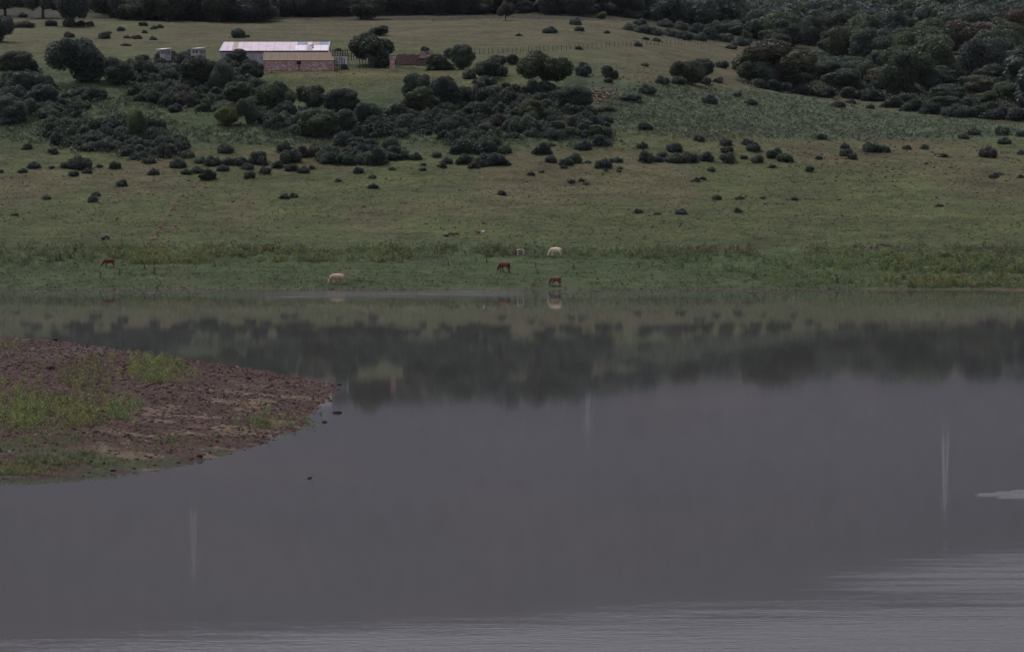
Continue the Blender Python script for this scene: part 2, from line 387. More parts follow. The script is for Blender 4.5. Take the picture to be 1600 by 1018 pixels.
def tree_lobes(kind, rng):
    """unit tree: width 1 (x,y in -.5..+.5), height 1; crown bottom at about z=.1"""
    L = []
    if kind == 'round':
        L.append((0, 0, .46, .34, .34, .42))
        for k in range(13):
            a = rng.rand() * 6.283; e = rng.uniform(-.6, 1.2); r = .30
            s = rng.uniform(.13, .2)
            L.append((math.cos(a) * math.cos(e) * r, math.sin(a) * math.cos(e) * r, .54 + math.sin(e) * .34, s, s, s * rng.uniform(.9, 1.2)))
    elif kind == 'spread':
        for k in range(15):
            a = rng.rand() * 6.283; rr = math.sqrt(rng.rand()) * .36; s = rng.uniform(.13, .2)
            L.append((math.cos(a) * rr, math.sin(a) * rr, .68 - rr * rr * 1.7 + rng.uniform(-.16, .04), s, s, s * rng.uniform(1.0, 1.35)))
    elif kind == 'lumpy':
        for k in range(5):
            a = rng.rand() * 6.283; rr = rng.uniform(.12, .27); s = rng.uniform(.2, .27); hz = rng.uniform(.26, .62)
            L.append((math.cos(a) * rr, math.sin(a) * rr, hz, s, s, s * 1.25))
            for q in range(3):
                b = rng.rand() * 6.283
                L.append((math.cos(a) * rr + math.cos(b) * s * .7, math.sin(a) * rr + math.sin(b) * s * .7, hz + rng.uniform(-.05, .2), s * .55, s * .55, s * .6))
    elif kind == 'flat':
        for k in range(22):
            a = rng.rand() * 6.283; rr = math.sqrt(rng.rand()) * .42; s = rng.uniform(.08, .14)
            L.append((math.cos(a) * rr, math.sin(a) * rr, .82 - rr * rr * 2.2 + rng.uniform(-.12, .03), s, s, s * 1.3))
    elif kind == 'ragged':
        a0 = rng.rand() * 6.283
        for k in range(11):
            t = rng.uniform(-1, 1); s = rng.uniform(.09, .22) * (1.15 - .5 * abs(t)); q = rng.normal() * .13
            L.append((math.cos(a0) * t * .42 - math.sin(a0) * q, math.sin(a0) * t * .42 + math.cos(a0) * q, max(.08, rng.uniform(.1, .62) * (1.1 - .6 * abs(t))), s, s, s * rng.uniform(1.1, 2.2)))
    elif kind == 'shrub':
        for k in range(9):
            a = rng.rand() * 6.283; rr = math.sqrt(rng.rand()) * .32; s = rng.uniform(.16, .25)
            L.append((math.cos(a) * rr, math.sin(a) * rr, max(.12, .60 - rr * rr * 3.0 + rng.uniform(-.18, .08)), s, s, s * rng.uniform(1.2, 1.8)))
    return L

def build_crown(kind, seed, n, s, **kw):
    rng = np.random.RandomState(seed)
    return crown(tree_lobes(kind, rng), n, s, rng, **kw)
def foliage_mesh(name, vft):
    V, Fq, T = vft; me = quads_mesh(name, V, Fq, tone_rgb(T)); me.materials.append(FOL); return me

TREE_KINDS = ['round', 'round', 'lumpy', 'lumpy', 'spread', 'spread', 'flat']
CROWNS = [foliage_mesh('crown', build_crown(k, 100 + i, 7000, .0175, core=.8, zmin=.02, jitter=.6)) for i, k in enumerate(TREE_KINDS)]
BARE = foliage_mesh('bare_crown', build_crown('round', 300, 4500, .016, core=.0, el=3.5, up=1.5, inner=(.5, 1.08), jitter=1.2))
SHRUBS = [foliage_mesh('shrub', build_crown('shrub', 200 + i, 3200, .028, core=.78, zmin=-.02, jitter=.7, up=.8)) for i in range(4)] + [
    foliage_mesh('shrub', build_crown('ragged', 220 + i, 3000, .027, core=.66, zmin=-.02, jitter=.9, up=1.6, el=2.2, inner=(.72, 1.24))) for i in range(5)]

def tube(V, Fq, pts, rad, sides=7):
    o = len(V); pts = [np.array(p, float) for p in pts]
    for i, (p, r) in enumerate(zip(pts, rad)):
        d = pts[min(i + 1, len(pts) - 1)] - pts[max(i - 1, 0)]; d /= np.linalg.norm(d) + 1e-9
        a = np.cross(d, (0, 1, .13)); a /= np.linalg.norm(a) + 1e-9; b = np.cross(d, a)
        for k in range(sides):
            t = 2 * math.pi * k / sides; V.append(p + (a * math.cos(t) + b * math.sin(t)) * r)
    for i in range(len(pts) - 1):
        for k in range(sides):
            Fq.append((o + i * sides + k, o + i * sides + (k + 1) % sides, o + (i + 1) * sides + (k + 1) % sides, o + (i + 1) * sides + k))
def trunk_mesh(seed, lean=0.0):
    rng = np.random.RandomState(seed); V = []; Fq = []
    tube(V, Fq, [(0, 0, -.06), (lean * .1, 0, .1), (lean * .25, .01, .25), (lean * .3, .0, .36)], [.055, .042, .036, .03])
    for k in range(5):
        a = k * 1.256 + rng.rand() * .6; r = rng.uniform(.16, .3)
        b = np.array((lean * .25, 0, .2 + .03 * k)); e = np.array((math.cos(a) * r + lean * .2, math.sin(a) * r, rng.uniform(.5, .68)))
        tube(V, Fq, [b, b * .55 + e * .45 + np.array((0, 0, .03)), e], [.028, .018, .008], 6)
    me = quads_mesh('trunk', V, Fq, None, True); me.materials.append(BARK); return me
TRUNKS = [trunk_mesh(400 + i, l) for i, l in enumerate((0, .3, -.3, .1))]

GREEN = {'dark': (.052, .076, .058), 'green': (.066, .092, .054), 'grey': (.078, .106, .082), 'yellow': (.105, .130, .058), 'brown': (.080, .084, .060),
         'purple': (.078, .068, .066), 'blue': (.056, .076, .070), 'autumn': (.115, .096, .080), 'olive': (.072, .098, .058)}
def tinted(o, c, rng=R, var=.16):
    c = GREEN[c] if isinstance(c, str) else c
    f = rng.uniform(1 - var, 1 + var); o.color = (c[0] * f * rng.uniform(.94, 1.06), c[1] * f, c[2] * f * rng.uniform(.94, 1.06), 1)
def make_tree(name, loc, w, h, variant, tone, label, group=None, rz=None, trunk=None):
    t = empty(name, loc, R.rand() * 6.283 if rz is None else rz)
    c = link('crown', BARE if variant == 'bare' else CROWNS[variant], t); c.scale = (w, w, h); tinted(c, tone)
    k = link('trunk', TRUNKS[R.randint(4) if trunk is None else trunk], t); k.scale = (w * .9, w * .9, h)
    return tag(t, label, 'tree', group)
def make_shrub(loc, w, h, tone, label, group):
    o = link('shrub', SHRUBS[R.randint(9)]); o.location = loc; o.rotation_euler = (0, 0, R.rand() * 6.283)
    o.scale = (w, w * R.uniform(.8, 1.0), h); tinted(o, tone, var=.2); return tag(o, label, 'shrub', group)

# ------------------------------------------------------------------ mesh-code helpers for built things
def bm_box(bm, x0, x1, y0, y1, z0, z1):
    vs = [bm.verts.new(p) for p in ((x0, y0, z0), (x1, y0, z0), (x1, y1, z0), (x0, y1, z0), (x0, y0, z1), (x1, y0, z1), (x1, y1, z1), (x0, y1, z1))]
    for f in ((0, 3, 2, 1), (4, 5, 6, 7), (0, 1, 5, 4), (1, 2, 6, 5), (2, 3, 7, 6), (3, 0, 4, 7)): bm.faces.new([vs[i] for i in f])
def bm_beam(bm, a, b, w, sides=5):
    V = []; Fq = []; tube(V, Fq, [a, b], [w / 2, w / 2], sides)
    vs = [bm.verts.new(p) for p in V]
    for f in Fq: bm.faces.new([vs[i] for i in f])
    bm.faces.new(vs[:sides]); bm.faces.new(vs[sides:][::-1])
def bm_slab(bm, P, th):
    """closed slab: quad P (4 points) extruded by th along its normal"""
    P = [Vector(p) for p in P]; n = (P[1] - P[0]).cross(P[3] - P[0]).normalized() * th
    a = [bm.verts.new(p) for p in P]; b = [bm.verts.new(p + n) for p in P]
    bm.faces.new(a[::-1]); bm.faces.new(b)
    for i in range(4): j = (i + 1) % 4; bm.faces.new((a[i], a[j], b[j], b[i]))
def bm_obj(name, bm, parent, mat):
    me = bpy.data.meshes.new(name); bmesh.ops.recalc_face_normals(bm, faces=bm.faces[:]); bm.to_mesh(me); bm.free(); me.materials.append(mat)
    return link(name, me, parent)
def boxes(name, L, parent, mat):
    bm = bmesh.new()
    for b in L: bm_box(bm, *b)
    return bm_obj(name, bm, parent, mat)
def slab(name, P, th, parent, mat):
    bm = bmesh.new(); bm_slab(bm, P, th); return bm_obj(name, bm, parent, mat)

def mat_brick():
    m, n, p = newmat('whitewashed_brick'); tc = node(n, 'ShaderNodeTexCoord').outputs['Object']
    sw = node(n, 'ShaderNodeSeparateXYZ'); n.links.new(tc, sw.inputs[0]); cb = node(n, 'ShaderNodeCombineXYZ')
    n.links.new(sw.outputs[0], cb.inputs[0]); n.links.new(sw.outputs[2], cb.inputs[1])
    br = node(n, 'ShaderNodeTexBrick'); n.links.new(cb.outputs[0], br.inputs[0]); br.inputs['Scale'].default_value = 3.2
    br.inputs['Color1'].default_value = (.37, .15, .13, 1); br.inputs['Color2'].default_value = (.45, .225, .185, 1); br.inputs['Mortar'].default_value = (.30, .25, .24, 1)
    mp = node(n, 'ShaderNodeMapping'); mp.inputs['Scale'].default_value = (.8, 1, 1.5); n.links.new(tc, mp.inputs[0])
    w = ramp(n, noise(n, 1.7, 7, .72, mp.outputs[0]), [(.48, 0.0), (.56, .8)])
    c = mix(n, 'MIX', w, br.outputs[0], (.62, .55, .56)); n.links.new(c, p.inputs['Base Color']); p.inputs['Roughness'].default_value = .9
    return m
def mat_sheet(name, base, rust=.25, grid=True):
    m, n, p = newmat(name); tc = node(n, 'ShaderNodeTexCoord').outputs['Object']
    c = mix(n, 'MULTIPLY', 1.0, base, ramp(n, noise(n, .7, 5, .6, tc), [(.25, .85), (.75, 1.1)]))
    if grid:
        sx = node(n, 'ShaderNodeSeparateXYZ'); n.links.new(tc, sx.inputs[0])
        pp = node(n, 'ShaderNodeMath', operation='PINGPONG'); n.links.new(sx.outputs[0], pp.inputs[0]); pp.inputs[1].default_value = .95
        c = mix(n, 'MULTIPLY', 1.0, c, ramp(n, pp.outputs[0], [(.04, .72), (.09, 1.0)]))
    c = mix(n, 'MIX', ramp(n, noise(n, 1.1, 6, .7, tc), [(.62, 0.0), (.68, rust)]), c, (.22, .13, .09))
    n.links.new(c, p.inputs['Base Color']); p.inputs['Roughness'].default_value = .7; return m
BRICK = mat_brick()
WHITEWALL = mat_plain('weathered_whitewash', (.36, .35, .39), var=.45, scale=1.2)
HUTW = mat_plain('grey_plaster', (.34, .33, .34), var=.35, scale=1.5)
WALLW = mat_plain('white_plaster', (.62, .60, .60), var=.2, scale=1.5)
SHEET = mat_sheet('white_roof_sheet', (.70, .60, .66), .6); SHEETW = mat_sheet('new_white_sheet', (.86, .82, .86), 0)
SHEETB = mat_sheet('blue_sheet', (.24, .30, .42), .1); SHEETT = mat_sheet('tan_sheet', (.45, .36, .29), .1); SHEETG = mat_sheet('grey_sheet', (.42, .38, .40), .4)
TILE = mat_sheet('mossy_tile', (.170, .124, .072), .35); DARK = mat_plain('dark_opening', (.02, .018, .022)); RIM = mat_plain('roof_edge', (.30, .24, .18))
DOORM = mat_plain('dark_red_door', (.075, .030, .030))

# ------------------------------------------------------------------ white shed
def at(px, v, d): k = F / d; return (px - 800) / k, CAMZ + (202 - v) / k + 0
zero = lambda d, v: CAMZ - d * (math.tan(PITCH + math.atan((v - 509) / F)))
def zx(px, v, d):
    r = ray(px, v); return float(r[0] * d), float(CAMZ + r[2] * d)
dW = 706.0
xl, ze = zx(342.5, 80.0, dW); xr, _ = zx(513, 80, dW); _, zr = zx(430, 66.3, dW + 5)
_, zb = zx(430, 97, dW)
ws = empty('white_shed', (xl, dW, zb)); Lw = xr - xl; He = ze - zb; Hr = zr - zb; lx = .75
boxes('wall', [(.25, Lw - .15, .25, .5, -1.5, He - .1), (.25, .5, .5, 9.5, -1.5, He - .1), (Lw - .4, Lw - .15, .5, 9.5, -1.5, He - .1), (.5, Lw - .4, 9.25, 9.5, -1.5, He - .1)], ws, WHITEWALL)
rf_ = slab('roof', [(0, 0, He), (Lw, 0, He), (Lw, 5, Hr), (lx, 5, Hr)], .12, ws, SHEET)
slab('roof', [(Lw, 10, He), (0, 10, He), (lx, 5, Hr), (Lw, 5, Hr)], .12, ws, SHEET)
slab('roof', [(0, 10, He), (0, 0, He), (lx, 5, Hr), (lx + .01, 5.01, Hr)], .10, ws, SHEET)
boxes('eave_beam', [(.05, Lw - .02, .02, .16, He - .24, He - .02)], ws, DARK)
slab('gable_wall', [(Lw - .3, .5, He - .1), (Lw - .3, 9.5, He - .1), (Lw - .3, 5.02, Hr - .1), (Lw - .3, 4.98, Hr - .1)], .1, ws, WALLW)
def roof_patch(pa, pb, ta, tb, mat, label):
    x0 = zx(pa, 75, dW + 2)[0] - xl; x1 = zx(pb, 75, dW + 2)[0] - xl
    pt_ = lambda x, t: (x, 5 * t - .02, He + (Hr - He) * t + .13)
    o = slab('roof_sheet', [pt_(x0, ta), pt_(x1, ta), pt_(x1, tb), pt_(x0, tb)], .03, rf_, mat); o['label'] = label
roof_patch(363.5, 372, .02, .98, SHEETT, 'tan replacement sheet across the roof')
roof_patch(462, 479, .03, .62, SHEETW, 'bright white new sheet'); roof_patch(464, 480, .66, .98, SHEETB, 'blue grey sheet by the ridge')
roof_patch(480, 488, .03, .62, SHEETG, 'grey rusted sheet'); roof_patch(487, 498, .66, .98, SHEETT, 'tan sheet by the ridge')
roof_patch(490, 512.3, .03, .60, SHEETW, 'bright white new sheet at the end'); roof_patch(498, 512.5, .66, .98, SHEETB, 'blue grey sheet at the end')
for a, b, ta, tb in ((484.5, 489.5, .52, .64), (488, 491, .28, .42)): roof_patch(a, b, ta, tb, DARK, 'dark hole in the roof')
slab('end_trim', [(Lw + .02, -.05, He - .05), (Lw + .02, 5, Hr - .05), (Lw + .02, 5, Hr + .3), (Lw + .02, -.05, He + .3)], .12, ws, WALLW)
tag(ws, 'long white-roofed shed with patched blue and tan sheets, behind the brick shed', 'shed')

# ------------------------------------------------------------------ brick shed
dB = 692.0
xl, ze = zx(411, 95.2, dB); xr, _ = zx(522, 95.2, dB); _, zr = zx(460, 82.2, dB + 3.6); _, zb = zx(460, 111.5, dB); xk = zx(513.5, 82, dB + 3.6)[0] - xl
bs = empty('brick_shed', (xl, dB, zb)); Lb = xr - xl; He = ze - zb; Hr = zr - zb
boxes('wall', [(.15, Lb - .15, .15, .5, -1.2, He - .03), (.15, .5, .5, 6.9, -1.2, He - .03), (Lb - .5, Lb - .15, .5, 6.9, -1.2, He - .03), (.5, Lb - .5, 6.6, 6.9, -1.2, He - .03)], bs, BRICK)
slab('roof', [(0, 0, He), (Lb, 0, He), (xk, 3.6, Hr), (0, 3.6, Hr)], .12, bs, TILE)
slab('roof', [(Lb, 7.2, He), (0, 7.2, He), (0, 3.6, Hr), (xk, 3.6, Hr)], .12, bs, TILE)
slab('roof', [(Lb, 0, He), (Lb, 7.2, He), (xk + .01, 3.61, Hr), (xk, 3.6, Hr)], .10, bs, TILE)
slab('gable_wall', [(.2, 6.9, He), (.2, .3, He), (.2, 3.58, Hr), (.2, 3.62, Hr)], .15, bs, BRICK)
bm = bmesh.new(); bm_beam(bm, (0, 3.6, Hr + .12), (xk, 3.6, Hr + .12), .22); bm_obj('ridge', bm, bs, DARK)
bm = bmesh.new(); bm_beam(bm, (Lb, 0, He + .12), (xk, 3.6, Hr + .14), .30); bm_obj('hip_edge', bm, bs, RIM)
bm = bmesh.new(); bm_beam(bm, (.06, 0, He + .1), (.06, 3.6, Hr + .12), .26); bm_obj('verge', bm, bs, RIM)
wx = zx(467, 97, dB)[0] - xl
fr = boxes('window', [(wx - .55, wx + .55, .10, .149, He - .85, He - .72), (wx - .55, wx + .55, .10, .149, He - .2, He - .06), (wx - .55, wx - .43, .10, .149, He - .72, He - .2), (wx + .43, wx + .55, .10, .149, He - .72, He - .2)], bs, DOORM)
boxes('pane', [(wx - .42, wx + .42, .12, .148, He - .715, He - .205)], fr, DARK)
boxes('buttress', [(wx - .14, wx + .14, -.05, .148, -1.2, He - .88)], bs, mat_plain('crumbling_mortar', (.20, .10, .09), var=.8, scale=3))
tag(bs, 'whitewashed brick shed with brown tiled roof, in front of the white shed', 'shed')

# ------------------------------------------------------------------ two small white huts
def hut(px, v, wpx, hpx, d, roofm, over, label, frac):
    x, z = zx(px, v, d); k = F / d; w = wpx / k; h = hpx / k
    t = empty('hut', (x, d, z), math.radians(0))
    a = w * frac; b = w - a; x0 = -w / 2; dep = 2.2
    # two walls meet at a corner that faces the lake; the left one recedes
    P = [(x0, dep * .9), (x0 + a, 0), (w / 2, dep * .45), (x0 + b * .9, dep * 1.4)]
    bm = bmesh.new()
    def wall(A, B, zz0, zz1, t0, t1):
        A = Vector((*A, 0)); B = Vector((*B, 0)); p = A.lerp(B, t0); q = A.lerp(B, t1)
        bm_slab(bm, [(p.x, p.y, zz0), (q.x, q.y, zz0), (q.x, q.y, zz1), (p.x, p.y, zz1)], -.15)
    for A, B in ((P[0], P[1]), (P[1], P[2])):
        wall(A, B, -.8, h * .42, 0, 1); wall(A, B, h * .8, h, 0, 1)
        for t0, t1 in ((0, .24), (.42, .60), (.80, 1.0)): wall(A, B, h * .42, h * .8, t0, t1)
    for A, B in ((P[2], P[3]), (P[3], P[0])): wall(A, B, -.8, h, 0, 1)
    bm_obj('wall', bm, t, HUTW)
    o = over
    slab('roof', [(x0 - o, dep * .7, h + .03), (x0 + a, -.5, h + .02), (w / 2 + .15, dep * .3, h + .32), (x0 + b, dep * 1.6, h + .34)], .14, t, roofm)
    boxes('floor', [(x0 + .3, w / 2 - .4, .9, 2.0, -.8, .02)], t, DARK)
    tag(t, label, 'hut')
hut(257.5, 89.5, 18, 11.5, 700, SHEETW, 1.1, 'small white hut with a jutting pale flat roof, left of its twin', .48)
hut(309, 87.5, 25, 10.5, 706, SHEETG, -.1, 'small white hut with a dark flat roof, between the other hut and the long shed', .58)

# ------------------------------------------------------------------ corral, trough, ruin
def pole_fence(name, pts, hpost, rails, label, wpost=.16, wrail=.1, n_post=None, mat=None, sink=.4):
    """pts: (px, v, d) corners of the fence line; posts and rails are parts"""
    P = []
    for (pa, pb) in zip(pts[:-1], pts[1:]):
        n = n_post or 5
        for k in range(n): P.append([pa[i] + (pb[i] - pa[i]) * k / n for i in range(3)])
    P.append(list(pts[-1])); W_ = []
    for px, v, d in P: x, z = zx(px, v, d); W_.append((x, d, z))
    t = empty(name, W_[0]); o = Vector(W_[0])
    for q in W_:
        q = Vector(q) - o; hh = hpost * R.uniform(.85, 1.15)
        bm = bmesh.new(); bm_beam(bm, q - Vector((0, 0, sink)), q + Vector((R.uniform(-.06, .06), 0, hh)), wpost * R.uniform(.8, 1.2)); bm_obj('post', bm, t, mat or WOOD)
    for f in rails:
        bm = bmesh.new()
        for a, b in zip(W_[:-1], W_[1:]): bm_beam(bm, Vector(a) - o + Vector((0, -.06, hpost * f)), Vector(b) - o + Vector((0, -.06, hpost * f)), wrail, 4)
        bm_obj('rail', bm, t, mat or WOOD)
    return tag(t, label, 'fence')
pole_fence('corral_fence', [(523, 107.5, 691), (538.5, 108.5, 689)], 2.6, (.35, .62, .95), 'dark pole fence of the corral beside the brick shed wall', n_post=6, wpost=.20)
pole_fence('corral_fence', [(520, 97, 699), (543.5, 97.5, 699)], 2.9, (.3, .55, .75, .97), 'tall dark pole rack standing around the white trough', n_post=6, wpost=.22, wrail=.14)
pole_fence('corral_fence', [(545, 92.5, 712), (565, 92, 712)], 1.7, (.4, .85), 'dark pole fence at the back of the corral, left of the round tree', n_post=5, wpost=.2)
pole_fence('corral_fence', [(562, 106, 694), (576, 103, 697), (584, 104, 695)], 2.6, (.25, .8), 'grey pole fence and gate under the round tree by the brick pier', n_post=3, wpost=.2)
x, z = zx(533, 96.5, 698.3); t = empty('trough', (x, 698.3, z))
boxes('basin', [(-1.75, 1.55, 0, .9, .25, 1.05)], t, WALLW); boxes('rim', [(-1.8, 1.6, -.06, .96, 1.052, 1.2)], t, WALLW); boxes('plinth', [(-1.7, 1.5, .1, .8, -.5, .25)], t, STEEL)
tag(t, 'white rectangular cattle trough behind the dark poles beside the brick shed', 'trough')

def jag_wall(name, px0, px1, v0, vt, d, th, mat, label, cat, jag=.5, taper=0):
    x0, z0 = zx(px0, v0, d); x1, _ = zx(px1, v0, d); _, z1 = zx(px0, vt, d); H = z1 - z0; rng = np.random.RandomState(int(px0))
    bm = bmesh.new(); n = max(4, int((x1 - x0) / .35)); w = (x1 - x0) / n
    for k in range(n):
        f = 1 - taper * abs(k / (n - 1) * 2 - 1) ** 2
        bm_box(bm, k * w, (k + 1) * w - .01, rng.uniform(0, .08), th - rng.uniform(0, .08), -.8, H * f * rng.uniform(1 - jag, 1))
    t = empty(name, (x0, d, z0)); bm_obj('wall', bm, t, mat); return t, H, x1 - x0
RBRICK = mat_plain('broken_brick', (.185, .125, .11), var=.7, scale=2.5)
t, H, w = jag_wall('brick_pier', 609, 617, 104, 87.5, 693, .9, BRICK, '', '', .12)
boxes('cap', [(-.05, w + .05, -.1, 1.0, H + .002, H + .18)], t, RBRICK); tag(t, 'standing pinkish brick pier at the end of the ivy-dark bush', 'pier')
t, H, w = jag_wall('ruined_wall', 619, 650, 96, 83, 704, .7, RBRICK, '', '', .35); tag(t, 'low crumbling reddish wall behind the dark bushes right of the brick pier', 'ruin')
t, H, w = jag_wall('ruined_house', 650, 684, 98, 79.5, 701, .8, RBRICK, '', '', .12, .35)
slab('fallen_roof', [(.6, -.9, H * .35), (w - .3, -1.2, H * .3), (w - .9, .1, H * .93), (1.2, .1, H * .98)], .15, t, RBRICK)
bm = bmesh.new(); bm_beam(bm, (w * .42, -.7, H * .92), (w * .72, -1.0, H * .55), .22); bm_obj('roof_beam', bm, t, DARK)
tag(t, 'collapsed reddish brick house with a fallen roof slope', 'ruin')

# long wire fence across the upper field
fp = [(742, 84.5), (800, 83.5), (850, 81), (905, 78), (960, 74), (1010, 71), (1060, 69.5), (1100, 69), (1128, 69.5)]
Pf = []
for (a, b) in zip(fp[:-1], fp[1:]):
    for k in range(8): Pf.append(ground(a[0] + (b[0] - a[0]) * k / 8 + R.uniform(-1, 1), a[1] + (b[1] - a[1]) * k / 8))
Pf = np.array(Pf); o = Vector(Pf[0]); t = empty('wire_fence', o)
for q in Pf:
    q = Vector(q) - o; bm = bmesh.new(); bm_beam(bm, q - Vector((0, 0, .3)), q + Vector((R.uniform(-.15, .15), 0, R.uniform(1.3, 1.75))), R.uniform(.11, .16)); bm_obj('post', bm, t, WOOD)
for hz in (.5, 1.1):
    bm = bmesh.new()
    for a, b in zip(Pf[:-1], Pf[1:]): bm_beam(bm, Vector(a) - o + Vector((0, 0, hz)), Vector(b) - o + Vector((0, 0, hz)), .018, 4)
    bm_obj('wire', bm, t, WOOD)
tag(t, 'long wire fence on thin wooden posts across the brown upper field', 'fence')

# ------------------------------------------------------------------ pylons on the far ridge (above the frame, mirrored in the lake)
def pylon(px, d, h, label):
    x = (px - 800) / F * d; z = float(height(x, d)); t = empty('pylon', (x, d, z))
    leg = lambda s, q, f: Vector((s * (h * .036) * (1 - .7 * f), q * (h * .036) * (1 - .7 * f), h * f))
    lv = np.linspace(0, 1, 9)
    for s in (-1, 1):
        for q in (-1, 1):
            bm = bmesh.new(); bm_beam(bm, leg(s, q, -.02), leg(s, q, 1), h * .010); bm_obj('leg', bm, t, STEEL)
    bm = bmesh.new()
    for a, b in zip(lv[:-1], lv[1:]):
        for (s0, q0, s1, q1) in ((-1, -1, 1, -1), (1, -1, 1, 1), (1, 1, -1, 1), (-1, 1, -1, -1)):
            bm_beam(bm, leg(s0, q0, a), leg(s1, q1, b), h * .005, 4); bm_beam(bm, leg(s1, q1, a), leg(s0, q0, b), h * .005, 4)
    bm_obj('bracing', bm, t, STEEL)
    for f, w in ((.80, .085), (.93, .07)):
        bm = bmesh.new(); bm_beam(bm, (-h * w, 0, h * f), (h * w, 0, h * f), h * .008); bm_beam(bm, (-h * w, 0, h * f), (0, 0, h * (f + .05)), h * .006); bm_beam(bm, (h * w, 0, h * f), (0, 0, h * (f + .05)), h * .006)
        bm_obj('crossarm', bm, t, STEEL)
    tag(t, label, 'pylon', 'pylons on the far ridge')
pylon(919, 1455, 36, 'pale lattice pylon nearest the wood, mirrored near the middle of the lake')
pylon(1481, 2000, 52, 'pale lattice pylon mirrored at the right side of the lake')
pylon(299, 2300, 54, 'pale lattice pylon highest on the ridge, mirrored at the lower left')

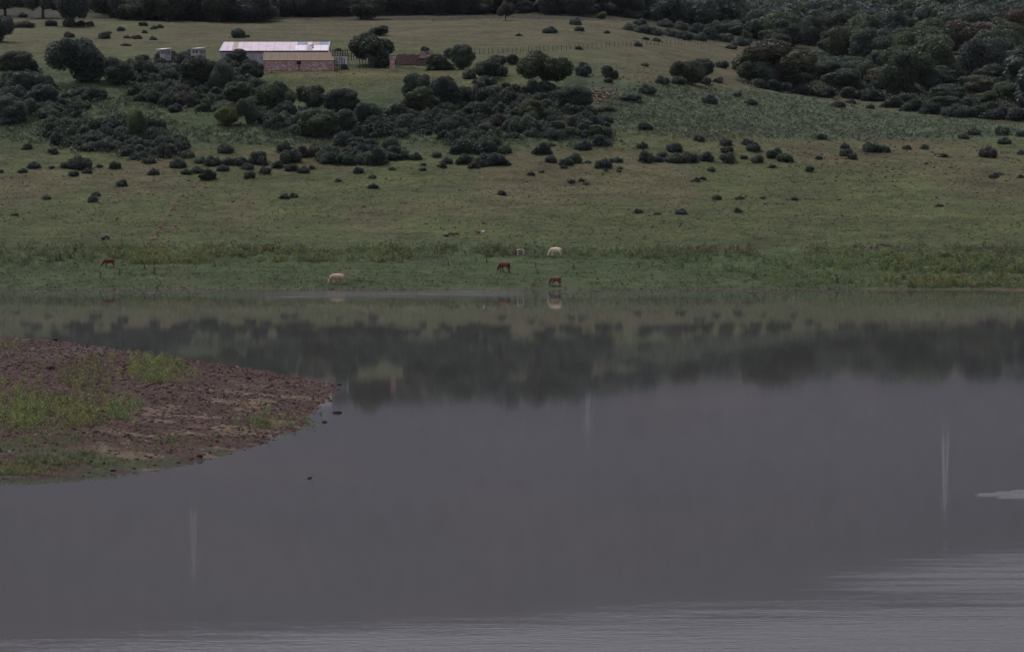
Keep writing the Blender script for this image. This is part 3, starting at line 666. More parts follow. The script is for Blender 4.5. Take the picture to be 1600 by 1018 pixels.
# ------------------------------------------------------------------ trees placed one by one: foot (px, v), width and height in photo pixels
HAND = []
def T(name, px, v, wpx, hpx, var, tone, label, group='trees around the sheds', **k):
    HAND.append((px, v, wpx))
    x, y, z = ground(px, v); s = scale_at(y); make_tree(name, (x, y, z - .1), wpx / s * 1.04, hpx / s, var, tone, label, group, **k)
for a in [
    ('tree', 122, 129, 96, 69, 2, 'dark', 'broad dark green tree with a lumpy crown, largest on the left slope'),
    ('tree', 184, 132, 50, 43, 0, 'dark', 'rounded dark tree touching the right side of the largest left tree'),
    ('tree', 26, 116, 52, 36, 1, 'dark', 'wide dark tree left of the largest left tree'),
    ('tree', 2, 66, 46, 40, 2, 'blue', 'lumpy dark tree cut off by the left edge, on the upper field'),
    ('tree', 304, 136, 54, 47, 1, 'dark', 'round very dark tree just below the second hut'),
    ('tree', 368, 107, 42, 30, 0, 'dark', 'dark tree hiding the left wall of the white shed'),
    ('tree', 346, 142, 42, 46, 2, 'grey', 'grey-green tree in two puffs left of the brick shed'),
    ('tree', 392, 128, 40, 35, 0, 'dark', 'compact dark tree at the left end of the brick shed'),
    ('tree', 371, 161, 42, 34, 1, 'green', 'mid green round tree below the grey-green two-puff tree'),
    ('tree', 433, 174, 58, 46, 4, 'green', 'spreading tree with a bare visible trunk below the brick shed'),
    ('tree', 484, 170, 54, 36, 2, 'green', 'low wide green tree right of the bare-trunked tree'),
    ('tree', 533, 179, 50, 40, 1, 'dark', 'dark dome tree closing the right end of the row below the brick shed'),
    ('tree', 354, 197, 36, 37, 0, 'yellow', 'yellowish green small tree on the slope under the sheds'),
    ('tree', 386, 194, 34, 40, 2, 'grey', 'upright grey-green tree beside the yellowish small tree'),
    ('tree', 500, 214, 58, 44, 1, 'olive', 'large olive tree lowest in the thicket under the brick shed'),
    ('tree', 541, 205, 36, 34, 0, 'grey', 'grey bushy tree right of the large olive tree'),
    ('tree', 570, 195, 40, 34, 2, 'dark', 'dark ragged tree at the right of the thicket under the brick shed'),
    ('tree', 592, 56, 34, 16, 0, 'dark', 'dark crown peeping over the round tree by the corral'),
    ('tree', 581, 103, 74, 51, 5, 'dark', 'big round-topped dark tree over the corral gate'),
    ('tree', 722, 109, 38, 39, 1, 'dark', 'upright dark tree at the right end of the ruin'),
    ('tree', 701, 92, 16, 17, 0, 'grey', 'little grey tree behind the collapsed brick house'),
    ('tree', 762, 123, 46, 33, 0, 'dark', 'round dark tree on the path right of the ruin'),
    ('tree', 779, 104, 28, 18, 1, 'dark', 'small dark tree behind the round tree on the path'),
    ('tree', 801, 101, 22, 16, 0, 'dark', 'small round tree in front of the wire fence'),
    ('tree', 855, 139, 80, 58, 5, 'olive', 'large spreading tree with an arching open trunk'),
    ('tree', 895, 172, 54, 38, 1, 'dark', 'dense dark dome tree left of the red rubble patch'),
    ('tree', 655, 177, 54, 41, 0, 'olive', 'pale olive dome tree in front of darker crowns'),
    ('tree', 652, 160, 50, 44, 2, 'dark', 'dark tree rising behind the pale olive dome tree'),
    ('tree', 697, 168, 54, 48, 2, 'dark', 'tall dark tree right of the pale olive dome tree'),
    ('tree', 725, 163, 30, 28, 1, 'dark', 'lower dark tree at the right end of the clump below the ruin'),
    ('tree', 828, 187, 56, 31, 2, 'olive', 'olive tree with a yellowish right side in the middle thicket'),
    ('tree', 845, 186, 22, 20, 0, 'yellow', 'small yellow-green tree in the middle thicket'),
    ('tree', 214, 217, 46, 46, 2, 'yellow', 'yellow-green tree standing in the lower left thicket'),
    ('tree', 16, 191, 50, 40, 0, 'grey', 'grey-green round tree lowest at the left edge'),
    ('tree', 40, 150, 60, 38, 2, 'grey', 'wide grey-green tree under the wide dark left tree'),
    ('tree', 68, 170, 46, 38, 1, 'blue', 'dim bluish tree in the left thicket'),
    ('tree', 1074, 131, 52, 36, 2, 'olive', 'pale olive tree of two touching crowns alone on the pasture'),
    ('tree', 1092, 122, 46, 31, 0, 'dark', 'dark tree just behind the pale olive pair on the pasture'),
    ('tree', 1210, 136, 126, 74, 6, 'brown', 'very wide flat-topped brownish tree at the edge of the right wood'),
    ('tree', 1185, 134, 62, 38, 2, 'dark', 'low dark tree under the left of the flat-topped brownish tree'),
    ('tree', 1238, 140, 70, 36, 1, 'dark', 'dark dome under the right of the flat-topped brownish tree'),
    ('tree', 1318, 141, 62, 34, 1, 'dark', 'very dark dome tree at the front of the right wood'),
    ('tree', 1381, 138, 56, 38, 0, 'brown', 'brownish dome tree behind the very dark dome tree'),
    ('tree', 1370, 143, 26, 18, 0, 'dark', 'little dark tree in front of the brownish dome'),
    ('tree', 1451, 146, 42, 36, 2, 'dark', 'dark lumpy tree at the edge of the pale scrub'),
    ('tree', 1322, 90, 66, 48, 2, 'olive', 'large olive tree with drooping lobes inside the right wood'),
    ('tree', 1265, 72, 54, 46, 2, 'dark', 'tall dim tree left of the large drooping olive tree'),
    ('tree', 1408, 116, 84, 44, 2, 'olive', 'broad olive crown stepping down the right wood'),
    ('tree', 1500, 128, 50, 32, 0, 'olive', 'round olive tree right of the broad stepping crown'),
    ('tree', 1534, 150, 58, 32, 0, 'brown', 'brownish tree low in the right wood'),
    ('tree', 1583, 158, 48, 28, 1, 'green', 'green dome tree low at the right edge'),
    ('tree', 1540, 164, 38, 22, 0, 'green', 'small green dome in front of the low brownish tree'),
    ('tree', 1475, 172, 50, 22, 1, 'dark', 'low dark dome on the front line of the right wood'),
]: T(*a)
T('bare_tree', 1510, 84, 100, 50, 'bare', 'autumn', 'reddish bare-twigged tree, wide, inside the right wood')
T('bare_tree', 1592, 58, 60, 44, 'bare', 'autumn', 'reddish bare-twigged tree cut by the right edge')
T('bare_tree', 1404, 27, 22, 12, 'bare', 'autumn', 'small reddish bare tree far up the right wood')
T('bare_tree', 1586, 112, 40, 18, 'bare', 'autumn', 'low reddish bare tree among green domes at the right')
T('tree', 115, 42, 60, 62, 4, 'blue', 'tall tree with a bare pale trunk at the top of the left field')
T('tree', 67, 28, 58, 54, 4, 'blue', 'tall tree with a leaning dark trunk left of the pale-trunked one')
T('tree', 8, 25, 60, 50, 4, 'blue', 'tall tree with a thin pale trunk at the upper left corner')
T('tree', 790, 32, 26, 30, 4, 'purple', 'greyish twiggy tree alone at the edge of the top wood')
T('tree', 940, 30, 18, 12, 0, 'yellow', 'small bright green tree at the foot of the top wood')

# ------------------------------------------------------------------ woods: nearest trees as things, the rest as one mass
cand = []
sp_ = 8.8
for yy in np.arange(700, 1560, sp_):
    for xx in np.arange(-.24 * yy, .235 * yy, sp_):
        x = xx + R.uniform(-3, 3); y = yy + R.uniform(-3, 3); z = float(height(x, y)); px, v = project(x, y, z)
        n1 = float(fbm(x / 25, y / 25, 210, 2))
        edge_top = 26 + (n1 - .5) * 14 + (6 if 150 < px < 420 else 0) - (2 if px > 640 else 0)
        in_top = px < 1060 and v < edge_top and not (px < 150 and v > 12)
        in_right = bool(inpoly(px, v, [(1000, 30), (1130, 52), (1200, 66), (1268, 110), (1290, 132), (1400, 150), (1500, 166), (1640, 186), (1900, 200), (1900, -400), (1000, -400)]))
        if not (in_top or in_right): continue
        if any(abs(px - a) < w_ * .5 + 3 and b - 3 < v < b + 30 for a, b, w_ in HAND): continue
        if -60 < px < 1660: cand.append((y, x, z, px, v, in_right))
cand.sort()
vis = [c for c in cand if c[4] > 3 and 0 < c[3] < 1600][:225]; vset = set(id(c) for c in vis)
mass = [c for c in cand if id(c) not in vset]
for y, x, z, px, v, rr in vis:
    tall = R.rand() < .3; w = (R.uniform(12, 17) if tall else R.uniform(8, 12)) if rr else R.uniform(11, 17); h = (w * R.uniform(.72, .9) if tall else w * R.uniform(.42, .6)) if rr else R.uniform(8.5, 13)
    zone = ('dark tree in the wood along the top of the left field' if px < 400 else 'dark tree in the wood above the sheds' if px < 700 else
            'dark tree in the wood above the wire fence' if px < 1060 else 'dome tree packed in the right wood, upper part' if v < 70 else 'dome tree packed in the right wood, lower part')
    tn = R.choice(['dark', 'blue', 'olive', 'dark', 'green', 'dark', 'olive', 'blue'] if rr else ['dark', 'blue', 'blue', 'dark'])
    make_tree('tree', (x, y, z - .2), w, h, R.randint(4), tn, zone, zone.replace('dark tree', 'dark trees').replace('dome tree', 'dome trees'))
LOW = [build_crown(k, 500 + i, 1300, .030, core=.88, zmin=.03, jitter=.35, leafvar=.10, spread=.10) for i, k in enumerate(['round', 'lumpy', 'lumpy', 'spread'])]
Vs, Fs, Cs, o = [], [], [], 0
for y, x, z, px, v, rr in mass:
    V, Fq, Tn = LOW[R.randint(4)]; tall = R.rand() < .3; w = R.uniform(12, 18) if tall else R.uniform(8, 12); h = w * (R.uniform(.72, .92) if tall else R.uniform(.42, .58)); a = R.rand() * 6.283; ca, sa = math.cos(a), math.sin(a)
    P = np.stack([(V[:, 0] * ca - V[:, 1] * sa) * w + x, (V[:, 0] * sa + V[:, 1] * ca) * w + y, V[:, 2] * h + z - .4], 1)
    c = np.array(GREEN[R.choice(['dark', 'blue', 'olive', 'dark', 'dark'])]) * R.uniform(.88, 1.12)
    Vs.append(P); Fs.append(Fq + o); Cs.append(tone_rgb(Tn) * c); o += len(V)
me = quads_mesh('woodland', np.concatenate(Vs), np.concatenate(Fs), np.concatenate(Cs)); me.materials.append(FOL)
tag(link('woodland', me), 'dense dark woodland rising behind the field', kind='stuff')
print('wood candidates', len(cand), 'things', len(vis), 'mass', len(mass))

# ------------------------------------------------------------------ shrubs placed one by one: foot (px, v), width, height (photo pixels; 0 = usual), tone
SH = '''
35 270 14;53 263 18;81 264 9;101 263 16;125 264 36 19;137 271 13;115 275 15;155 262 10;180 264 18;208 250 10;233 255 20;240 273 16;190 291 18;150 306 13;145 316 15;73 311 12;24 337 9;2 270 8;
279 262 24;291 272 16;308 270 20;325 281 28 15;349 267 18;313 254 20;333 258 24;358 258 22;374 258 24;353 239 24 15;390 278 17;388 264 18;43 233 14;83 240 16;
405 257 34 19;446 238 28;415 271 17;434 263 18;454 255 32;455 267 20;474 270 17;487 265 10;516 256 30 17;538 256 32 17;560 271 15;582 279 11;528 284 9;583 294 14;445 311 15;459 309 14;587 258 38 24;618 248 42 18;649 249 18;682 245 16;661 267 10;662 259 8;692 262 13;699 255 16;612 265 9;
728 256 30 14;757 258 34 17;775 259 28 18;741 263 18 10 purple;756 260 20;791 259 15;784 305 13;765 237 26;477 246 30 17 purple;500 245 28;561 250 30;
847 241 29 16;860 228 13;860 254 21;885 258 20;898 255 23;919 255 8;881 263 10;943 263 23;955 254 11;965 253 15;969 264 9;967 269 7;947 268 5;830 274 10;846 270 8;893 287 11;908 284 9;916 289 7;
1003 231 17;1054 237 24;1010 254 26;1028 253 15;1035 246 16;1053 254 28;1078 254 24 15 purple;1104 252 25;1137 254 26;1162 249 12;1184 254 19;1136 239 19;1135 228 18;1177 236 21;1168 226 17;1111 268 12;1089 284 10;1098 281 10;1120 312 13;1156 312 13;1192 311 6;997 333 12;1028 336 7;1064 335 17;1152 332 12;910 233 25;942 228 33 16;
1212 247 28;1226 253 25;1206 263 11;1265 268 15;1320 232 14;1322 244 20;1332 248 16;1362 238 26 14;1381 238 18;1417 234 14 7 purple;1445 233 13;1475 246 12;1543 246 28 16 purple;1569 225 19;1597 241 12;1552 278 15;1561 273 9;1595 278 9;1241 313 11;1467 323 9;1280 249 11;1447 257 5;1505 217 15;1521 211 18;1566 211 22;1596 213 16;1283 218 18;1092 220 17;1360 170 12;1330 162 14;1310 168 22 9 purple;
1035 131 22;1012 147 25;1109 162 23;1174 164 19;1152 151 12;1123 130 16;1102 132 18;1060 132 22;955 121 30 16;950 128 14;912 118 25;911 105 16;1008 104 11;985 157 36 9;1007 203 25 11;948 175 25 9;904 78 10;997 73 12;948 52 9;905 49 13;858 52 22 10;810 57 9;899 39 18;1009 63 10;1026 65 12;1143 77 17 6 purple;1128 107 20;
189 49 11;240 46 10;250 44 11;226 52 9;224 40 15 6;163 61 18;108 59 16 9 purple;170 53 8;372 60 22 14;387 58 6;239 63 10;214 61 16 6 purple;198 60 10 5 purple;80 41 18 9;108 42 20 13;125 41 18 8 brown;36 43 32 9 brown;141 41 12;197 72 16 4;35 28 14;
528 80 10;664 80 13 7;733 123 20 14;760 132 30 13;648 120 9;594 106 36 24;640 101 46 14;690 110 58 22;722 208 30 23;538 108 10 8;780 118 26 14;745 130 12;
985 48 22 11 grey;1005 52 24 12 grey;1025 56 22 12;1048 57 24 12 grey;1070 62 26 13;1092 64 24 12 grey;1112 62 26 16;1040 43 24 12 grey;1065 48 26 13 grey;1090 53 26 14;1115 52 28 16;1135 66 24 12;1160 72 26 13;1183 80 24 14;1166 70 24 19 green;1000 40 22 10;
1215 143 40 16;1255 148 36 14;1290 152 40 14;1335 154 44 16;1365 158 36 15;1395 168 34 15;1428 174 40 17;1458 178 40 17;1495 182 44 18;1530 184 40 17;1560 186 40 18;1592 188 40 18;1190 138 34 13;1420 160 32 13 grey;1505 166 30 12;1340 142 30 12 grey;1420 145 26 12 grey;1490 150 32 14 grey;1550 172 30 13'''
ITEMS = []
for ln in SH.replace('\n', '').split(';'):
    q = ln.split()
    if not q: continue
    px, v, w = float(q[0]), float(q[1]), float(q[2]); h = float(q[3]) if len(q) > 3 and q[3] != '0' else w * R.uniform(.48, .64)
    ITEMS.append([px, v, w, h, q[4] if len(q) > 4 else R.choice(['dark', 'blue', 'dark', 'blue', 'dark', 'grey'])])
def zone_of(px, v):
    if v < 66 and px < 400: return 'on the grassy field above the huts'
    if v < 90 and px < 700: return 'behind the sheds and ruin'
    if px > 970 and v < 84 and px < 1200: return 'along the front of the upper right wood'
    if v < 90: return 'scattered on the brown field above the wire fence'
    if v < 135 and px < 800: return 'around the ruin and the path'
    if px > 1180 and v < 192: return 'along the foot of the right wood'
    if v < 180: return 'on the rough pasture left of the right wood'
    if v < 217 and px > 1250: return 'at the lower edge of the pale scrub'
    if v < 262: return ('in the lowest bushes under the left thicket' if px < 265 else 'in the bush belt under the white shed' if px < 400 else 'in the bush belt under the brick shed' if px < 560 else
                        'in the bush belt under the ruin' if px < 800 else 'in front of the middle thicket' if px < 990 else 'in the bush row below the pale scrub' if px < 1200 else 'on the stony right pasture')
    if v < 296: return ('on the open grass at the left' if px < 265 else 'on the open grass under the white shed' if px < 400 else 'on the open grass under the brick shed' if px < 600 else 'on the open grass under the ruin' if px < 800 else 'on the open grass under the middle thicket' if px < 1000 else 'on the open grass under the bush row' if px < 1200 else 'on the bare right pasture')
    return 'lone on the lower left pasture' if px < 500 else 'lone on the lower middle pasture' if px < 1080 else 'lone on the lower right pasture'
ORD = ['leftmost', 'second from left', 'third from left', 'fourth from left', 'fifth from left', 'sixth from left', 'seventh from left', 'eighth from left', 'ninth from left', 'tenth from left'] + [w + ' from left' for w in
       'eleventh twelfth thirteenth fourteenth fifteenth sixteenth seventeenth eighteenth nineteenth twentieth twenty-first twenty-second twenty-third twenty-fourth twenty-fifth twenty-sixth twenty-seventh twenty-eighth twenty-ninth thirtieth'.split()]
TW = {'dark': 'dark', 'blue': 'blackish', 'grey': 'grey-green', 'purple': 'purplish brown', 'brown': 'brown', 'green': 'bright green'}
zones = {}
for it in ITEMS: zones.setdefault(zone_of(it[0], it[1]), []).append(it)
BUSH = []
for zn, its in zones.items():
    for k, (px, v, w, h, tn) in enumerate(sorted(its)):
        x, y, z = ground(px, v); s = scale_at(y)
        size = 'tiny' if w < 10 else 'small' if w < 16 else 'rounded' if w < 27 else 'broad'
        BUSH.append((w * h, (x, y, z - .08), w / s * 1.1, h / s * 1.12, tn, '%s %s shrub, %s %s' % (size, TW[tn], ORD[k], zn), 'shrubs ' + zn))
# thickets: shrubs that grow into one another
TH = [('left edge thicket', [(0, 105), (60, 108), (80, 132), (140, 140), (170, 160), (130, 180), (95, 195), (50, 200), (0, 198)], 44),
      ('lower left thicket', [(70, 208), (150, 192), (235, 192), (262, 212), (298, 228), (296, 246), (230, 250), (170, 240), (110, 236), (82, 226)], 75),
      ('thicket under the huts', [(195, 138), (215, 98), (280, 93), (345, 98), (405, 128), (402, 160), (330, 178), (250, 172), (195, 162)], 64),
      ('thicket under the brick shed', [(402, 160), (480, 180), (560, 172), (625, 185), (640, 214), (560, 216), (470, 215), (425, 205), (405, 180)], 66),
      ('middle thicket', [(625, 178), (690, 165), (760, 146), (850, 140), (920, 172), (955, 190), (950, 217), (880, 217), (800, 216), (735, 212), (640, 212)], 105),
      ('bush belt under the ruin', [(480, 228), (590, 226), (640, 248), (560, 257), (490, 252)], 16),
      ('small thicket beside the bush belt', [(690, 217), (765, 214), (790, 240), (722, 242)], 22)]
for nm, poly, n in TH:
    P = []; xs = [p[0] for p in poly]; vs = [p[1] for p in poly]; tries = 0
    while len(P) < n and tries < 4000:
        tries += 1; px, v = R.uniform(min(xs), max(xs)), R.uniform(min(vs), max(vs))
        if inpoly(px, v, poly) and all(((px - a) / 11) ** 2 + ((v - b) / 4) ** 2 > 1 for a, b in P): P.append((px, v))
    for px, v in P:
        x, y, z = ground(px, v); s = scale_at(y); w = R.uniform(20, 40); h = w * R.uniform(.4, .66); tn = R.choice(['dark', 'blue', 'grey', 'dark', 'purple', 'blue', 'grey'], p=[.24, .2, .2, .16, .02, .08, .10])
        BUSH.append((w * h, (x, y, z - .1), w / s, h / s, tn, '%s shrub grown into the %s' % (TW[tn], nm), '%s shrubs of the %s' % (TW[tn], nm)))
BUSH.sort(key=lambda q: -q[0])
for q in BUSH[:300]: make_shrub(*q[1:])
SHU = [build_crown('shrub', 200 + i, 1500, .032, core=.84, zmin=-.02, jitter=.6, up=.8) for i in range(4)]
Vs, Fs, Cs, o = [], [], [], 0
for q in BUSH[300:]:
    V, Fq, Tn = SHU[R.randint(4)]; a = R.rand() * 6.283; ca, sa = math.cos(a), math.sin(a); (x, y, z), w, h = q[1], q[2], q[3]
    Vs.append(np.stack([(V[:, 0] * ca - V[:, 1] * sa) * w + x, (V[:, 0] * sa + V[:, 1] * ca) * w + y, V[:, 2] * h + z], 1)); Fs.append(Fq + o); o += len(V)
    Cs.append(tone_rgb(Tn) * np.array(GREEN[q[4]]) * R.uniform(.85, 1.15))
me = quads_mesh('low_bushes', np.concatenate(Vs), np.concatenate(Fs), np.concatenate(Cs)); me.materials.append(FOL)
tag(link('low_bushes', me), 'small low dark bushes sprinkled over the pasture', kind='stuff')
print('shrubs', len(BUSH))

# ------------------------------------------------------------------ ground cover that nobody could count
def tuft_unit(rng, n, s, tall, wide, el=2.4):
    C = np.stack([rng.normal(size=n) * wide * .33, rng.normal(size=n) * wide * .33, rng.uniform(.05, 1.0, n) * tall], 1); C[:, :2] *= (1.15 - C[:, 2:3] / tall * .75)
    N = rng.normal(size=(n, 3)); N[:, 2] += .7; N[:, 1] -= .4; N /= np.linalg.norm(N, axis=1, keepdims=True)
    V, Fq = leaf_quads(C, N, s, rng, el, 1.5); return V, Fq, np.repeat(rng.uniform(.7, 1.35, n), 4)
def scatter(name, label, spots, units, tones, zfun=None):
    Vs, Fs, Cs, o = [], [], [], 0
    for (x, y, z, s, tn) in spots:
        V, Fq, Tn = units[R.randint(len(units))]; a = R.rand() * 6.283; ca, sa = math.cos(a), math.sin(a); s2 = s * R.uniform(.85, 1.15)
        Vs.append(np.stack([(V[:, 0] * ca - V[:, 1] * sa) * s + x, (V[:, 0] * sa + V[:, 1] * ca) * s + y, V[:, 2] * s2 + z], 1)); Fs.append(Fq + o)
        Cs.append(np.clip(tone_rgb(Tn), 0, 3) * np.array(tones[tn]) * R.uniform(.8, 1.2)); o += len(V)
    me = quads_mesh(name, np.concatenate(Vs), np.concatenate(Fs), np.concatenate(Cs)); me.materials.append(FOL)
    return tag(link(name, me), label, kind='stuff')
rng = np.random.RandomState(77)
WEED = [tuft_unit(rng, 34, .075, .95, .75, 1.9) for k in range(6)]
GRASS = [tuft_unit(rng, 4, .15, .16, .8, 1.5) for k in range(6)]
SCRUB = [tuft_unit(rng, 16, .12, .5, 1.1, 1.7) for k in range(6)]
wt_tones = {'y': (.195, .205, .095), 'g': (.135, .190, .095), 'd': (.078, .108, .060), 'b': (.140, .134, .082), 'r': (.140, .112, .078)}
BANDS = [((0, 385, 200, 412), 260, 'bgbd'), ((150, 386, 390, 404), 330, 'bygb'), ((190, 396, 330, 413), 420, 'yygy'), ((330, 386, 480, 402), 170, 'bgdr'), ((400, 388, 640, 410), 520, 'bgyg'), ((600, 386, 740, 402), 130, 'bgd'),
         ((740, 386, 850, 402), 150, 'bdbd'), ((850, 390, 1060, 405), 120, 'bgg'), ((980, 388, 1180, 402), 170, 'bbgr'), ((1020, 398, 1240, 425), 170, 'ggd'), ((1230, 396, 1420, 422), 420, 'ggyg'), ((1380, 400, 1620, 427), 900, 'gygyd'),
         ((1260, 386, 1620, 398), 260, 'bbrg'), ((1370, 434, 1620, 450), 420, 'ybgy'), ((1200, 425, 1400, 448), 110, 'gyg'), ((0, 402, 120, 420), 60, 'dgd'), ((0, 424, 1600, 450), 60, 'gd')]
sp = []
for (a, b, c, d), n, tn in BANDS:
    for k in range(int(n * 1.4)):
        px, v = R.uniform(a, c), R.uniform(b, d)
        if vnoise(px / 22, v / 6, 230) < .42 and R.rand() < .82: continue
        x, y, z = ground(px, v); sp.append((x, y, z - .05, R.uniform(.55, 1.15), tn[R.randint(len(tn))]))
scatter('tall_weeds', 'band of knee-high green and yellowish weeds along the far shore', sp, WEED, wt_tones)
# grass tufts over the whole pasture
sp = []; N = 52000
d_ = 414 + 330 * R.rand(N) ** 1.15; u_ = R.uniform(-.19, .19, N); X_ = u_ * d_; Zt = height(X_, d_); px_, v_ = project(X_, d_, Zt)
g1 = fbm(X_ / 9, d_ / 20, 240, 3)
for k in range(N):
    if g1[k] < .42 and R.rand() < .7: continue
    tn = 'd' if R.rand() < .45 else ('g' if v_[k] > 380 or R.rand() < .3 else 'o')
    sp.append((X_[k], d_[k], Zt[k] - .03, R.uniform(.25, .75), tn))
scatter('grass_tufts', 'grass tufts over the pasture', sp, GRASS, {'g': (.066, .096, .054), 'd': (.048, .058, .038), 'o': (.108, .110, .064)})
SCP = [(955, 150), (1010, 128), (1060, 134), (1190, 142), (1300, 160), (1420, 180), (1600, 198), (1600, 212), (1480, 216), (1330, 220), (1200, 216), (1080, 218), (980, 206), (950, 180)]
sp = []
while len(sp) < 5200:
    px, v = R.uniform(940, 1605), R.uniform(126, 222)
    if not inpoly(px + R.normal() * 8, v + R.normal() * 3, SCP): continue
    x, y, z = ground(px, v); sp.append((x, y, z - .05, R.uniform(.4, 1.0), 'ssssd'[R.randint(5)]))
for poly, n in (([(100, 160), (200, 150), (260, 180), (300, 200), (440, 190), (620, 215), (700, 225), (480, 228), (330, 225), (180, 190), (60, 225), (0, 222), (0, 200)], 1500), ([(620, 215), (960, 215), (1000, 235), (700, 228)], 260), ([(760, 150), (900, 190), (800, 205), (640, 200)], 200)):
    k = 0
    while k < n:
        px, v = R.uniform(0, 1000), R.uniform(145, 236)
        if inpoly(px, v, poly): x, y, z = ground(px, v); sp.append((x, y, z - .05, R.uniform(.5, 1.2), 'ggd'[R.randint(3)])); k += 1
for q in BUSH:
    for k in range(7):
        a = R.rand() * 6.283; r_ = q[2] * R.uniform(.4, .62); x = q[1][0] + math.cos(a) * r_; y = q[1][1] + math.sin(a) * r_; sp.append((x, y, float(height(x, y)) - .05, R.uniform(.35, .95), 'gdd'[R.randint(3)]))
k = 0
while k < 1500:
    px, v = R.uniform(1160, 1605), R.uniform(92, 190)
    if inpoly(px, v, [(1160, 120), (1200, 92), (1605, 92), (1605, 190), (1500, 180), (1400, 163), (1270, 146), (1160, 132)]): x, y, z = ground(px, v); sp.append((x, y, z - .05, R.uniform(1.2, 3.0), 'ddgd'[R.randint(4)])); k += 1
for nm, poly, n in TH:
    xs = [p[0] for p in poly]; vs = [p[1] for p in poly]
    for k in range(n * 16):
        px, v = R.uniform(min(xs) - 12, max(xs) + 12), R.uniform(min(vs) - 4, max(vs) + 4)
        if inpoly(px + R.normal() * 9, v + R.normal() * 3, poly): x, y, z = ground(px, v); sp.append((x, y, z - .05, R.uniform(.8, 2.1), 'dgdd'[R.randint(4)]))
scatter('pale_scrub', 'knee-high grey-green scrub on the slope', sp, SCRUB, {'s': (.078, .108, .076), 'd': (.046, .062, .050), 'g': (.066, .086, .058)})

# loose stones
def rocks(name, label, spots, tones):
    base = CSV; Vs, Fs, Cs, o = [], [], [], 0
    B = [np.array([(x, y, z) for x in (-1, 1) for y in (-1, 1) for z in (-1, 1)], float) * .6]
    Q = np.array([(0, 1, 3, 2), (4, 6, 7, 5), (0, 4, 5, 1), (2, 3, 7, 6), (0, 2, 6, 4), (1, 5, 7, 3)])
    for (x, y, z, s, tn) in spots:
        V = B[0] * (1 + R.uniform(-.45, .45, (8, 3))); V[:, 2] *= .65; a = R.rand() * 6.283; ca, sa = math.cos(a), math.sin(a)
        Vs.append(np.stack([(V[:, 0] * ca - V[:, 1] * sa) * s + x, (V[:, 0] * sa + V[:, 1] * ca) * s + y, V[:, 2] * s + z], 1)); Fs.append(Q + o); o += 8
        Cs.append(np.tile(np.array(tones[tn]) * R.uniform(.65, 1.35), (8, 1)))
    me = quads_mesh(name, np.concatenate(Vs), np.concatenate(Fs), np.concatenate(Cs)); me.materials.append(STONE)
    return tag(link(name, me), label, kind='stuff')
st = {'r': (.125, .070, .056), 'd': (.058, .041, .037), 'p': (.19, .15, .14), 'o': (.26, .15, .10), 'w': (.38, .35, .33), 'k': (.04, .035, .035)}
n = 70000; X_ = R.uniform(-72, -14, n); Y_ = R.uniform(184, 335, n); SD = poly_sd(X_, Y_, PT); Z_ = point_h(X_, Y_); dens = fbm(X_ / 4, Y_ / 6, 250, 3)
px_, v_ = project(X_, Y_, Z_)
sp = [(X_[k], Y_[k], Z_[k] + .01, .04 + .17 * R.rand() ** 3.6, 'rrddrdkddprr'[R.randint(12)]) for k in range(n) if SD[k] > -.5 and px_[k] > -30 and R.rand() < (.35 + dens[k] * .8) * (.4 if v_[k] > 690 else 1)]
rocks('loose_stones', 'loose reddish stones covering the point', sp, st)
sp = []
for k in range(1500):
    d = 470 + 270 * R.rand(); x = R.uniform(-.19, .19) * d; z = float(height(x, d)); px, v = project(x, d, z)
    if px < 900 and R.rand() < .55: continue
    sp.append((x, d, z + .03, .1 + .28 * R.rand() ** 2, 'rrodpk'[R.randint(6)]))
for k in range(420):
    px, v = R.uniform(1230, 1600), R.uniform(228, 285); x, y, z = ground(px, v); sp.append((x, y, z + .03, .1 + .32 * R.rand() ** 2, 'rroppr'[R.randint(6)]))
for a, b in (((328, 272), (262, 378)), ((282, 306), (236, 384))):
    for k in range(46):
        f = R.rand(); px = a[0] + (b[0] - a[0]) * f + R.normal() * 2.5; v = a[1] + (b[1] - a[1]) * f + R.normal() * 1.5; x, y, z = ground(px, v); sp.append((x, y, z + .03, .1 + .3 * R.rand() ** 2, 'oorr'[R.randint(4)]))
for k in range(170): x, y, z = ground(940 + R.normal() * 15, 150 + R.normal() * 6.5); sp.append((x, y, z + .08, .12 + .3 * R.rand() ** 2, 'rdpd'[R.randint(4)]))
for k in range(90): x, y, z = ground(R.uniform(400, 1000), R.uniform(24, 34)); sp.append((x, y, z + .06, .15 + .4 * R.rand() ** 2, 'ppdp'[R.randint(4)]))
for k in range(26): x, y, z = ground(R.uniform(0, 1600), R.uniform(170, 440)); sp.append((x, y, z + .05, .15 + .15 * R.rand(), 'w'))
rocks('field_stones', 'scattered stones and red soil lumps on the pasture', sp, st)
